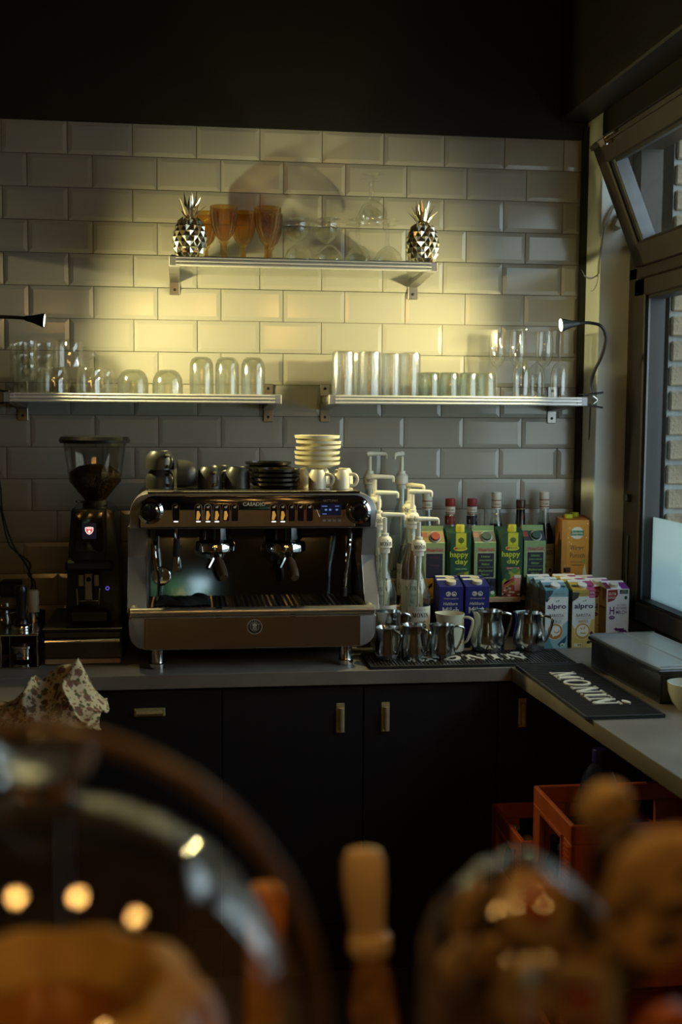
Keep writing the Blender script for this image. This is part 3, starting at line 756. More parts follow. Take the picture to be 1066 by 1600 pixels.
ol = outline([xz(104, 966), xz(190, 966), xz(186, 870), xz(178, 792), xz(113, 792), xz(108, 870)], [.004, .004, .02, .02, .012, .012])
MB().prism(ol, 'y', YG - .03, YG + .17, M_gbody, .006).build('body', t, world=True)
ol = outline([xz(114, 872), xz(168, 872), xz(168, 792), xz(118, 792)], [.006] * 4)
MB().prism(ol, 'y', YG - .075, YG - .02, M_gbody, .006).build('head', t, world=True)
ol = outline([xz(120, 858), xz(164, 858), xz(164, 796), xz(121, 796)], [.012, .012, .002, .002])
s_ = MB().prism(ol, 'y', YG - .079, YG - .07, M_gloss, .002).build('screen', t, world=True)
c = at(139.5, 829, YG - .08)
d = Deco(lambda u, v, l: (c.x + u, YG - .0795 - l, c.z + v))
M_red = mat('screen_red', (.6, .05, .03), .4, emit=.9, ecol=(.75, .10, .06)); M_wht = mat('screen_white', (.9, .8, .8), .4, emit=1.3, ecol=(1, .85, .85))
d.rect(-.020, .020, -.024, .022, mat('screen_glow', (.01, .01, .014), .2, emit=.012, ecol=(.5, .5, .8)), 0)
sh = [(-.0115, .009), (0, .0105), (.0115, .009), (.0115, .0), (.007, -.008), (0, -.012), (-.007, -.008), (-.0115, 0)]
d.poly(sh, M_wht, 1).poly([(u * .85, v * .85) for u, v in sh], M_red, 2).oval(0, -.003, .0035, .004, M_wht, 3, 10).rect(-.007, .007, .0045, .0062, M_wht, 3)
q = d.build('shield_emblem', s_); q.location = -Vector(t.location)
MB().box((xz(106, 900)[0], YG - .085, xz(106, 888)[1]), (xz(180, 900)[0], YG - .02, xz(106, 870)[1]), M_gbody, .008).build('spout_housing', t, world=True)
a, b = at(139, 916, YG - .06), at(139, 895, YG - .06)
fk = MB().box((a.x - .032, YG - .08, at(139, 940, YG - .08).z), (a.x + .032, YG - .074, at(139, 938, YG - .08).z), M_chrome, .001)
for s_ in (-1, 1):
    fk.tube([(a.x + s_ * .032, YG - .08, at(139, 913, YG).z), (a.x + s_ * .030, YG - .08, at(139, 938, YG).z)], .0028, M_chrome, 8)
    fk.box((a.x + s_ * .030, YG - .06, at(139, 912, YG).z), (a.x + s_ * .014, YG - .03, at(139, 893, YG).z), M_chrome, .002)
fk.box((a.x - .012, YG - .07, at(139, 936, YG).z), (a.x + .012, YG - .05, at(139, 890, YG).z), M_steel, .003)
fk.lathe([(.007, -.074), (.007, -.07), (0, -.07)], M_dark, (a.x, YG, at(139, 900, YG).z), 14, axis='y')
fk.build('portafilter_fork', t, world=True)
c = at(168, 919, YG - .03); M_blue = mat('blue_power_ring', (.1, .1, .5), .4, emit=.7, ecol=(.25, .2, 1))
MB().lathe([(.0055, -.033), (.0055, -.031), (.004, -.031)], M_blue, (c.x, YG, c.z), 14, axis='y').build('power_button', t, world=True)
MB().box((xz(112, 968)[0], YG - .10, ZK + .001), (xz(176, 968)[0], YG - .02, xz(0, 945)[1]), M_gbody, .01).build('catch_tray', t, world=True)
rz_ = lambda y: at(148, y, YG + .04).z
hc = (at(148, 700, YG + .04).x, YG + .04, 0); R0 = .092
MB().lathe([(R0 + .010, rz_(692)), (R0 + .012, rz_(687)), (R0 + .006, rz_(682)), (R0 - .01, rz_(681)), (0, rz_(681))], M_gbody, hc, 32).build('hopper_lid', t, world=True)
MB().lathe([(R0, rz_(692)), (R0 - .012, rz_(740)), (R0 - .016, rz_(752)), (.032, rz_(780)), (.030, rz_(792)), (.028, rz_(792)), (.030, rz_(780)), (R0 - .018, rz_(752)), (R0 - .014, rz_(740)), (R0 - .002, rz_(692))], M_hop, hc, 32).build('hopper', t, world=True)
MB().lathe([(0, rz_(783)), (.029, rz_(781)), (R0 - .020, rz_(753)), (R0 - .018, rz_(738)), (R0 * .5, rz_(728)), (0, rz_(724))], M_bean, hc, 32, mod=lambda a, z: 1 + .02 * math.sin(17 * a + z * 900)).build('coffee_beans', t, world=True, kind='stuff')
c = at(120, 783, YG); MB().tube([(c.x, YG - .01, c.z), (hc[0] - .02, YG + .02, c.z - .004)], [.004, .003], M_dark, 8).lathe([(.036, rz_(792)), (.036, rz_(782)), (.03, rz_(781))], M_dark, hc, 20).build('grind_collar', t, world=True)

# ================================================================== LEFT END: TAMPER STAND, JAR, CUP OF TOOLS
t0 = at(2, 1040, -.545); t1 = at(59, 1040, -.545)
t = thing('tamping_stand', 'open chrome-edged tamping stand at the end of the worktop', 'tamping stand', ((t0.x + t1.x) / 2, -.46, ZC))
zs = at(30, 988, -.50).z
for y in (-.545, -.38):
    for q in (t0.x, t1.x): MB().tube([(q, y, ZC + .006), (q, y, zs)], .0025, M_chrome, 8).build('leg', t, world=True)
MB().box((t0.x - .003, -.55, zs - .002), (t1.x + .003, -.375, zs + .003), M_steel, .001).build('top_plate', t, world=True)
MB().box((t0.x - .004, -.55, ZC + .001), (t1.x + .004, -.375, ZC + .006), M_steel, .001).build('base_plate', t, world=True)
MB().box((t0.x + .004, -.39, ZC + .007), (t1.x - .004, -.385, zs - .003), M_dark).build('rear_plate', t, world=True)
q = thing('portafilter', 'chrome portafilter resting inside the tamping stand', 'portafilter', ((t0.x + t1.x) / 2, -.46, ZC + .006))
MB().lathe([(0, .03), (.028, .032), (.030, .062), (.034, .064), (.034, .070), (.029, .070), (.027, .04), (0, .038)], M_chrome, (0, 0, -.024), 24).build('basket', q)
MB().tube([(.02, 0, .02), (-.02, -.04, .02)], [.008, .01], M_dark, 8).build('handle', q)
tc_ = at(34, 985, -.47)
t = thing('tamper', 'black-handled coffee tamper standing on the tamping stand', 'tamper', (tc_.x, -.47, zs + .003))
MB().lathe([(0, 0), (.029, 0), (.030, .006), (.028, .012), (.012, .016), (0, .016)], M_steel, n=24).build('base', t)
MB().lathe([(0, .016), (.022, .017), (.020, .028), (.014, .034), (.0125, .055), (.016, .105), (.017, .118), (.013, .126), (0, .128)], M_gbody, n=20).build('handle', t)
M_clear = thin_glass('clear_jar_glass', (.80, .80, .76), (.45, .45, .42), 1.0, .03)
jc = at(0, 970, -.38)
t = thing('clip_jar', 'glass clip-top jar with wire bail left of the tamper', 'jar', (jc.x - .012, -.29, ZC))
MB().lathe([(0, .0), (.05, .0), (.055, .01), (.055, .11), (.047, .125), (.047, .135), (.045, .135), (.045, .12), (.052, .105), (.052, .012), (0, .006)], M_clear, n=28).build('body', t)
MB().lathe([(0, .01), (.050, .012), (.050, .075), (0, .082)], mat('brown_sugar', (.10, .06, .03), .8, var=.3, scale=80), n=20).build('brown_contents', t, kind='stuff')
MB().lathe([(.049, .136), (.052, .142), (.050, .152), (.03, .158), (0, .16)], M_clear, n=28).build('lid', t)
MB().lathe([(.0485, .118), (.0505, .120), (.0485, .122)], M_steel, n=28).tube([(.03, -.042, .12), (.036, -.046, .09), (.033, -.044, .06)], .0015, M_steel, 6).build('wire_bail', t)
sc = at(52, 985, -.335)
t = thing('steel_tumbler', 'steel tumbler holding tools behind the tamper', 'tumbler', (sc.x, -.335, ZC))
zr_ = at(52, 955, -.335).z - ZC
MB().lathe([(0, 0), (.030, 0), (.032, .01), (.036, zr_), (.038, zr_ + .002), (.035, zr_), (.030, .012), (0, .008)], M_steel, n=26).build('wall', t)
p = at(52, 921, -.335); q = thing('tool_handle', 'white ribbed tool handle sticking out of the steel tumbler', 'tool', (p.x, -.335, ZC + .012))
hz = p.z - ZC - .012
MB().lathe([(0, 0), (.010, 0), (.010, hz - .085), (.0165, hz - .08), (.017, hz - .06), (.0155, hz - .048), (.0175, hz - .035), (.016, hz - .022), (.018, hz - .01), (.015, hz - .002), (0, hz)], mat('ivory_plastic', (.60, .55, .42), .4, var=.06), n=20).build('grip', q)
p = at(35, 914, -.335); q = thing('wooden_stirrer', 'pointed wooden stirrer in the steel tumbler', 'stirrer', (p.x + .014, -.340, ZC + .012))
hz = p.z - ZC - .012
MB().tube([(0.0, 0, 0), (-.004, 0, hz * .5), (-.012, 0, hz - .03), (-.014, 0, hz - .012), (-.015, 0, hz)], [.004, .004, .0075, .007, .001], M_wood, 8).build('stick', q)
c = at(12, 925, -.10)
t = thing('power_adapter', 'black plug adapter at the wall behind the jar', 'adapter', (c.x, -.06, ZC + .16))
MB().box((-.03, -.02, -.03), (.035, .045, .02), M_dark, .006).build('case', t); MB().box((-.012, -.03, -.02), (.012, -.02, .01), M_dark, .003).build('plug', t)

# ================================================================== GLASSWARE
G_clear = thin_glass('clear_glass', (.985, .987, .975), (.80, .82, .77), 1.0, .02, body=.003, f0=.07)
G_rib = thin_glass('ribbed_glass', (.93, .94, .91), (.55, .58, .54), 1.0, .10, body=.008, bump=.1, bscale=40, refr=.25, f0=.10)
G_cut = thin_glass('cut_crystal', (.96, .965, .95), (.62, .65, .60), 1.0, .12, body=.01, bump=.15, bscale=60, refr=.35, f0=.14)
G_green = thin_glass('greenish_tumbler_glass', (.93, .95, .92), (.45, .54, .48), 1.0, .10, body=.01, bump=.1, bscale=60, refr=.35, f0=.10)
G_amber = thin_glass('amber_glass', (.87, .68, .29), (.42, .26, .05), 1.0, .05, body=.02, bcol=(.6, .42, .08), bump=.8, bscale=160, refr=.06)
def vessel(name, cat, outer, wall, m, inv=False, n=28, mod=None, handle=None, foot=True):
    """glass from an outer profile with a real wall; inv turns it rim-down"""
    def f():
        t = thing(name, '', cat); H = max(z for r, z in outer)
        inner = [(max(r - wall, 0), z) for r, z in outer if r > wall * 1.5]
        z0 = min(z for r, z in inner)
        inner = [(r, max(z, z0 + wall * 1.6)) for r, z in inner][::-1]
        p = list(outer) + inner[0:] + [(0, z0 + wall * 1.6)]
        fl = (lambda z: H - z) if inv else (lambda z: z)
        MB().lathe([(r, fl(z)) for r, z in p], m, n=n, mod=(lambda a, z: mod(a, fl(z))) if mod else None).build('bowl', t, smooth=50)
        if handle:
            r, za, zb_ = handle
            MB().tube([(r * .97, 0, fl(za)), (r + .018, 0, fl(za - .004)), (r + .030, 0, fl((za + zb_) / 2 + .004)), (r + .022, 0, fl(zb_ + .008)), (r * .95, 0, fl(zb_))], [.0055, .005, .005, .005, .0055], m, 10, smooth=5).build('handle', t)
        return t
    return f
def stemware(name, bowl, stem_h, foot_r, wall, m, inv, n=28, mod=None, sr=.0035):
    """bowl: profile (r, z above the stem)"""
    def f():
        t = thing(name, '', 'glass'); H = stem_h + max(z for r, z in bowl)
        fl = (lambda z: H - z) if inv else (lambda z: z)
        outer = [(r, z + stem_h) for r, z in bowl]; inner = [(max(r - wall, 0), z + stem_h + (wall if k == 0 else 0)) for k, (r, z) in enumerate(bowl)][::-1]
        md = (lambda a, z: mod(a, fl(z))) if mod else None
        MB().lathe([(r, fl(z)) for r, z in outer + inner], m, n=n, mod=md).build('bowl', t, smooth=50)
        MB().lathe([(sr * 1.6, fl(.008)), (sr, fl(.02)), (sr, fl(stem_h - .008)), (sr * 1.8, fl(stem_h + .001))], m, n=10).build('stem', t)
        MB().lathe([(0, fl(0)), (foot_r, fl(0)), (foot_r, fl(.0015)), (sr * 2, fl(.006)), (sr * 1.2, fl(.010)), (0, fl(.010))], m, n=n).build('foot', t)
        return t
    return f
ribs = lambda k, a_: (lambda a, z: 1 + a_ * math.cos(k * a))
Y1 = -.17
# --- top shelf
M_pine = mat('silver_pineapple', (.86, .80, .62), .26, 1.0, var=.15, scale=40)
def pineapple():
    t = thing('pineapple_ornament', '', 'ornament'); mb = MB(); i = mb.mi(M_pine)
    R_, Hh, rows, seg = .051, .124, 8, 12
    def rad(z): 
        u = z / Hh; return R_ * max(.0, math.sin(PI * min(max(.13 + .78 * u, 0), 1))) ** .55 * (1.0 - .14 * u)
    def P(r_, k, z): a = 2 * PI * k / seg; return Vector((r_ * math.cos(a), r_ * math.sin(a), z))
    g = lambda j: [P(rad(Hh * j / rows), k + .5 * (j % 2), Hh * j / rows) for k in range(seg)]
    G = [[mb.bm.verts.new(v) for v in g(j)] for j in range(rows + 1)]
    def pyr(vs):
        c = sum((v.co for v in vs), Vector()) / len(vs); nrm = Vector((c.x, c.y, (c.z - Hh / 2) * .3)).normalized(); a = mb.bm.verts.new(c + nrm * .0075)
        for q in range(len(vs)):
            try: f = mb.bm.faces.new((vs[q], vs[(q + 1) % len(vs)], a)); f.material_index = i
            except ValueError: pass
    for j in range(0, rows - 1):
        for k in range(seg):
            s_ = j % 2
            lo = G[j][(k + (1 if s_ else 0)) % seg]; up = G[j + 2][(k + (1 if s_ else 0)) % seg]
            l = G[j + 1][(k + (0 if s_ else -1) + (0)) % seg] if s_ == 0 else G[j + 1][k % seg + 0]
            if s_ == 0: l, r_ = G[j + 1][(k - 1) % seg], G[j + 1][k % seg]
            else: lo, up = G[j][k], G[j + 2][k]; l, r_ = G[j + 1][k], G[j + 1][(k + 1) % seg]
            pyr([lo, r_, up, l])
    for q in (G[0][::-1], G[rows]): f = mb.bm.faces.new(q); f.material_index = i
    mb.build('body', t, smooth=None)
    rn = random.Random(3)
    for ring, (n_, ln, lean, z_) in enumerate(((6, .042, .030, Hh - .004), (6, .058, .019, Hh - .002), (5, .074, .008, Hh - .002))):
        for k in range(n_):
            a = 2 * PI * (k + ring * .5) / n_; d = Vector((math.cos(a), math.sin(a), 0)); s_ = Vector((-d.y, d.x, 0)); b0 = d * .012 + Vector((0, 0, z_))
            mid = b0 + d * lean * .55 + Vector((0, 0, ln * .5)); tip = b0 + d * lean * 1.3 + Vector((0, 0, ln * (1 + rn.uniform(-.08, .08))))
            lf = MB(); lf._add([b0 + s_ * .006, b0 - s_ * .006, b0 - d * .005, mid + s_ * .008, mid - s_ * .008, mid - d * .004, tip, b0 + d * .003, mid + d * .003], [(0, 3, 8, 7), (7, 8, 4, 1), (0, 2, 5, 3), (2, 1, 4, 5), (3, 6, 8), (8, 6, 4), (3, 5, 6), (5, 4, 6)], M_pine)
            lf.build('leaf', t, smooth=None)
    return t
place('pine', pineapple, (at(297, 400, -.252).x, -.252, ZS1), 'silver pineapple ornament beside the amber goblets')
place('pine', pineapple, (at(660, 400, -.252).x, -.252, ZS1), 'silver pineapple ornament beside the inverted wine glasses', rz=.5)
gob = stemware('goblet', [(.006, 0), (.014, .004), (.026, .018), (.037, .045), (.0415, .075), (.042, .105)], .058, .036, .0028, G_amber, False, 32, lambda a, z: 1 + (.012 * math.cos(16 * a) if .075 < z < .14 else (.05 * math.cos(6 * a) if z < .058 else .004 * math.cos(24 * a))), sr=.009)
for x, y, lb in ((350, -.22, 'largest amber goblet standing nearest the shelf edge'), (380, -.13, 'amber goblet set back between two front goblets'), (418, -.22, 'amber goblet next to the clear wine glasses'), (321, -.10, 'amber goblet half hidden behind the silver pineapple'), (421, -.10, 'amber goblet in the back row behind the last goblet')):
    place('gob', gob, (at(x, 400, y).x, y, ZS1), lb, 'amber goblets')
wine = [(.003, 0), (.018, .006), (.036, .022), (.044, .042), (.0435, .062)]
wg = stemware('wine_glass', wine, .078, .034, .0013, G_clear, True, 28, lambda a, z: 1 + (.004 * math.cos(20 * a) if z > .08 else 0))
wu = stemware('wine_glass', wine, .078, .034, .0013, G_clear, False)
od = ['first', 'second', 'third', 'last']
for k, x in enumerate((467, 514, 561, 607)):
    place('wine', wg, (at(x, 400, -.19).x, -.19, ZS1), 'clear wine glass standing rim-down, %s in the front row from the amber goblets' % od[k], 'inverted wine glasses')
    place('wine' if k > 1 else 'wineu', wg if k > 1 else wu, (at(x - 4, 400, -.09).x, -.09, ZS1), 'clear wine glass standing ' + ('rim-down' if k > 1 else 'upright') + ', %s in the back row from the amber goblets' % od[k], 'inverted wine glasses')
for k, (x, y) in enumerate(((583, -.19), (578, -.09))):
    place('wine', wg, (at(x, 330, y).x, y, ZS1 + .1415), 'clear wine glass balanced rim-down on other glass feet, %s' % ('front' if k == 0 else 'behind'), 'wine glasses of the upper tier')
# --- lower shelf, grinder side
tum = vessel('tumbler', 'glass', [(0, 0), (.024, 0), (.025, .004), (.026, .03), (.031, .034), (.034, .085)], .0018, G_clear, n=24, mod=lambda a, z: 1 + (.02 * math.cos(10 * a) if z < .03 else 0))
for si, (x, y, nn) in enumerate(((42, -.19, 3), (69, -.10, 3), (33, -.10, 3))):
    for k in range(nn):
        place('tum', tum, (at(x, 600, y).x, y, ZS2 + k * .036), 'clear tumbler, %s of the nested stack %s' % (['lowest', 'middle', 'top'][k], ['nearest the shelf edge', 'beside the glass mugs at the wall', 'at the wall nearest the black clamp'][si]), 'nested tumblers')
mug = vessel('glass_mug', 'mug', [(0, 0), (.036, 0), (.039, .003), (.041, .012), (.043, .04), (.044, .081)], .003, G_clear, True, 28, handle=(.044, .062, .022))
MUGS = [(84, -.20, 0, -.7, 'glass mug rim-down beside the nested tumblers'), (141, -.20, 0, -.7, 'glass mug rim-down nearest the ribbed domes'), (108, -.19, .0815, .1, 'glass mug stacked rim-down on two other mugs'), (160, -.09, 0, .4, 'glass mug in the back row at the wall')]
for x, y, dz, rz, lb in MUGS: place('mug', mug, (at(x, 600, y).x, y, ZS2 + dz), lb, 'glass mugs', rz=rz)
rb = vessel('ribbed_bowl_glass', 'glass', [(0, 0), (.022, 0), (.034, .008), (.044, .026), (.0465, .048), (.046, .075)], .002, G_rib, True, 72, ribs(36, .010))
for x, y, lb in ((208, -.19, 'low ribbed glass rim-down next to the mugs'), (262, -.19, 'low ribbed glass rim-down next to the tall ribbed glasses')): place('rb', rb, (at(x, 600, y).x, y, ZS2), lb, 'low ribbed glasses')
rt = vessel('ribbed_tall_glass', 'glass', [(0, 0), (.020, 0), (.030, .007), (.036, .022), (.037, .06), (.037, .117)], .002, G_rib, True, 72, ribs(36, .010))
for x, y, lb in ((315, -.17, 'tall ribbed glass rim-down, first after the low ribbed glasses'), (355, -.17, 'tall ribbed glass rim-down between two others'), (395.5, -.18, 'tall ribbed glass rim-down at the shelf end')): place('rt', rt, (at(x, 600, y).x, y, ZS2), lb, 'tall ribbed glasses')
# --- lower shelf, bottle side
cut = lambda a, z: 1 + (.022 * math.cos(16 * a + 260 * z) * (1 if z < .085 else 0) + .012 * math.cos(16 * a) * (1 if z >= .085 else 0))
ct = vessel('cut_tumbler', 'glass', [(0, 0), (.026, 0), (.033, .003), (.034, .02), (.034, .045), (.035, .065), (.0355, .085), (.036, .11), (.036, .138)], .0035, G_cut, True, 64, cut)
hb = vessel('fluted_tumbler', 'glass', [(0, 0), (.024, 0), (.029, .003), (.0295, .06), (.030, .134)], .0032, G_cut, True, 60, ribs(20, .025))
for k, (x, y, lb) in enumerate(((536, -.20, 'tall cut-crystal tumbler at the shelf end'), (577, -.20, 'tall cut-crystal tumbler second from the shelf end'), (640, -.17, 'tall cut-crystal tumbler beside the short tumblers'), (546, -.10, 'tall cut-crystal tumbler at the wall behind the end one'), (590, -.10, 'tall cut-crystal tumbler at the wall behind the middle'))):
    place('ct', ct, (at(x, 600, y).x, y, ZS3), lb, 'cut-crystal tumblers')
place('hb', hb, (at(611, 600, -.19).x, -.19, ZS3), 'tall fluted tumbler with straight vertical ribs among the cut tumblers')
st = vessel('short_tumbler', 'glass', [(0, 0), (.026, 0), (.029, .003), (.0295, .03), (.031, .076)], .0030, G_green, True, 60, lambda a, z: 1 + (.02 * math.cos(20 * a) if z > .02 else .012 * math.cos(20 * a + 300 * z)))
sn = ['nearest the cut tumblers', 'second from the cut tumblers', 'third from the cut tumblers', 'nearest the flutes']
for k, x in enumerate((672, 702, 732, 760)):
    place('st', st, (at(x, 600, -.19).x, -.19, ZS3), 'short greenish tumbler rim-down, front row, %s' % sn[k], 'short tumblers')
    place('st', st, (at(x - 16, 600, -.10).x, -.10, ZS3), 'short greenish tumbler rim-down, back row, %s' % sn[k], 'short tumblers')
fb = [(.003, 0), (.014, .006), (.024, .022), (.0285, .045), (.028, .075), (.025, .115)]
fi = stemware('flute', fb, .098, .032, .0012, G_clear, True, sr=.003); fu = stemware('flute', fb, .098, .032, .0012, G_clear, False, sr=.003)
for x, y, up, lb in ((776, -.085, 1, 'champagne flute upright beside the short tumblers'), (808, -.135, 1, 'champagne flute upright second from the short tumblers'), (815, -.21, 0, 'champagne flute rim-down with bright foot at the shelf edge'), (838, -.09, 0, 'champagne flute rim-down in the back row'), (850, -.15, 1, 'champagne flute upright near the lamp head'), (874, -.20, 0, 'champagne flute rim-down under the lamp head')):
    place('fu' if up else 'fi', fu if up else fi, (at(x, 600, y).x, y, ZS3), lb, 'champagne flutes')

# ================================================================== CLIP LAMPS
M_lamp = mat('black_lamp_rubber', (.006, .006, .006), .45, var=.2)
M_bulb = mat('lamp_face_glow', (1, 1, 1), .4, emit=9.0, ecol=(1, .93, .75))
def clip_lamp(label, head, tail, neck, clampc, sgn):
    """head: centre of the light mouth, tail: back of the head; neck: gooseneck points; sgn: side the beam faces"""
    t = thing('clip_lamp', label, 'lamp', clampc)
    ax = (head - tail).normalized(); Lh = (head - tail).length
    prof = [(.005, 0), (.0075, .004), (.011, Lh * .4), (.021, Lh * .95), (.022, Lh), (.020, Lh), (.009, Lh * .45), (0, Lh * .45)]
    rot = Vector((0, 0, 1)).rotation_difference(ax).to_matrix().to_4x4()
    mb = MB(); mb.M = Matrix.Translation(tail) @ rot; mb.lathe(prof, M_lamp, n=24); hd = mb.build('lamp_head', t, world=True)
    mb = MB(); mb.M = Matrix.Translation(tail) @ rot; mb.lathe([(0, Lh - .002), (.0195, Lh - .002), (.0195, Lh - .004), (0, Lh - .004)], M_bulb, n=20)
    mb.build('light_face', t, world=True)
    MB().tube(neck, .0052, M_lamp, 10, smooth=6).build('gooseneck', t, world=True)
    mb = MB(); c = Vector(clampc)
    for s_ in (-1, 1):
        mb.box((c.x - .03, c.y - .016, c.z + s_ * .0155), (c.x + .02, c.y + .016, c.z + s_ * .019), M_lamp, .001)
        mb.tube([(c.x - sgn * -.01, c.y, c.z + s_ * .016), (c.x + -sgn * .045, c.y, c.z + s_ * .024)], .0035, M_lamp, 6)
    mb.build('clamp_jaw', t, world=True)
    MB().lathe([(.004, -.018), (.004, .018)], M_steel, (c.x - sgn * .016, c.y, c.z), 10, axis='y').tube([(c.x - sgn * .012, c.y, c.z - .013), (c.x - sgn * .026, c.y, c.z), (c.x - sgn * .012, c.y, c.z + .013)], .0022, M_steel, 6, smooth=4).build('clamp_spring', t, world=True)
    ld = bpy.data.lights.new('lamp_beam', 'SPOT'); ld.energy = LAMP_W; ld.color = (1, .86, .37); ld.spot_size = math.radians(170); ld.spot_blend = 1.0; ld.shadow_soft_size = .02
    lo = bpy.data.objects.new('lamp_beam', ld); COL.objects.link(lo); lo.parent = t
    lo.location = head + ax * .004 - c; lo.rotation_euler = ax.to_track_quat('-Z', 'Y').to_euler()
    return t
YLm = -.255
cl = at(921, 625, YLm)
clip_lamp('black gooseneck clip lamp clamped on the shelf end beside the window', at(876, 508, -.35), at(905, 505, -.348), [at(904, 505, -.348), at(922, 504.5, -.347), at(940, 510, -.355), at(947, 528, -.34), at(941, 555, -.31), at(930, 578, -.28), at(924, 598, YLm), at(926, 614, YLm)], tuple(cl), -1)
cl2 = at(4, 620, YLm)
clip_lamp('black gooseneck clip lamp reaching in above the glass mugs', at(70, 501, -.35), at(38, 497, -.348), [at(39, 497, -.348), at(15, 495.5, -.347), at(-12, 496, -.355), at(-32, 506, -.34), at(-38, 530, -.32), at(-28, 560, -.29), at(-14, 585, YLm), at(-6, 608, YLm)], tuple(cl2), 1)
# cords
M_cord = mat('black_cord', (.006, .006, .007), .5, var=.1)
mb = MB().tube([at(923, 632, YLm), at(921, 680, -.10), at(920, 720, -.04), at(920, 735, -.03)], .0022, M_cord, 6, smooth=5).tube([at(920, 757, -.03), at(923, 790, -.02), at(926, 850, -.012), at(926, 900, -.012)], .0022, M_cord, 6, smooth=5)
t = thing('lamp_cord', 'thin black cord with inline switch hanging beside the pillar', 'cord', tuple(at(920, 745, -.03)))
mb.build('cable', t, world=True)
a, b = at(916, 757, -.03), at(925, 732, -.03); MB().box((a.x, -.042, a.z), (b.x, -.022, b.z), M_dark, .004).build('inline_switch', t, world=True)
mb = MB().tube([at(-12, 632, YLm), at(-15, 700, -.05), at(0, 755, -.02), at(4, 800, -.02), at(20, 850, -.02), at(42, 885, -.02), at(50, 910, -.03), at(47, 925, -.04)], .0028, M_cord, 6, smooth=6).tube([at(0, 790, -.02), at(12, 845, -.02), at(25, 862, -.02), at(47, 880, -.02), at(44, 898, -.02), at(54, 908, -.03), at(56, 925, -.04)], .0024, M_cord, 6, smooth=6)
tag(mb.build('looped_cable'), 'looped black cords running down the tiles beside the grinder', 'cord')
# loose wires and socket on the pillar
M_oldw = mat('off_white_cable', (.32, .29, .22), .6, var=.15)
p = [atx(964, 318, 1.75)]
yr = W0 - .012
t = thing('loose_cable', 'loose pale cable with bare ends hanging on the pillar', 'cable', tuple(at(962, 340, yr)))
MB().tube([at(964, 318, yr), at(955, 332, yr), at(946, 355, yr), at(940, 385, yr - .02), at(936, 410, yr - .03), at(935, 428, yr - .03)], .0035, M_oldw, 8, smooth=5).build('sheath', t, world=True)
MB().tube([at(935, 428, yr - .03), at(926, 434, yr - .04), at(916, 432, yr - .04), at(909, 422, yr - .04)], .0012, M_brk, 5, smooth=4).tube([at(935, 430, yr - .03), at(922, 436, yr - .04), at(912, 430, yr - .04)], .0012, M_brk, 5, smooth=4).tube([at(935, 430, yr - .03), at(933, 443, yr - .03), at(928, 453, yr - .03), at(923, 455, yr - .03)], .0012, M_brk, 5, smooth=4).build('bare_wire', t, world=True)
c = at(964, 350, yr); mb = MB(); mb.M = Matrix.Translation((c.x, W0 - .02, c.z)) @ Matrix.Rotation(.5, 4, 'Y'); mb.box((-.014, -.018, -.018), (.014, .019, .014), M_oldw, .004); mb.box((-.012, -.016, .014), (.010, .014, .034), M_dark, .003)
mb.build('junction_block', t, world=True)

# ================================================================== STEP RACK, SYRUP AND JUICE
t = thing('step_rack', 'pale wooden step rack holding syrup bottles beside the machine', 'rack', (1.02, -.25, ZC))
STEPS = [(-.24, -.345, .985), (-.135, -.24, 1.03), (-.02, -.135, 1.095)]
for y1_, y0_, z in STEPS:
    MB().box((.926, y0_ + .001, z - .015), (1.105, y1_ - .001, z), M_wood, .001).build('step', t, world=True)
for x in (.928, 1.088):
    MB().prism([(-.345, ZC + .001), (-.02, ZC + .001), (-.02, 1.079), (-.135, 1.079), (-.135, 1.014), (-.24, 1.014), (-.24, .969), (-.345, .969)], 'x', x, x + .012, M_wood).build('side_board', t, world=True)
BZ = at(790, 933, -.225).z
t = thing('carton_shelf', 'pale wooden riser board carrying juice cartons and bottles', 'riser', (1.40, -.14, ZC))
MB().prism([(1.12, -.225), (1.435, -.225), (1.435, -.186), (1.672, -.186), (1.672, -.012), (1.12, -.012)], 'z', BZ - .016, BZ, M_wood, .001, 1).build('board', t, world=True)
for x in (1.125, 1.39, 1.655): MB().box((x, -.18, ZC + .001), (x + .014, -.02, BZ - .016), M_dark).build('leg', t, world=True)
MB().box((1.14, -.024, ZC + .001), (1.654, -.014, BZ - .017), M_dark).build('rear_panel', t, world=True)

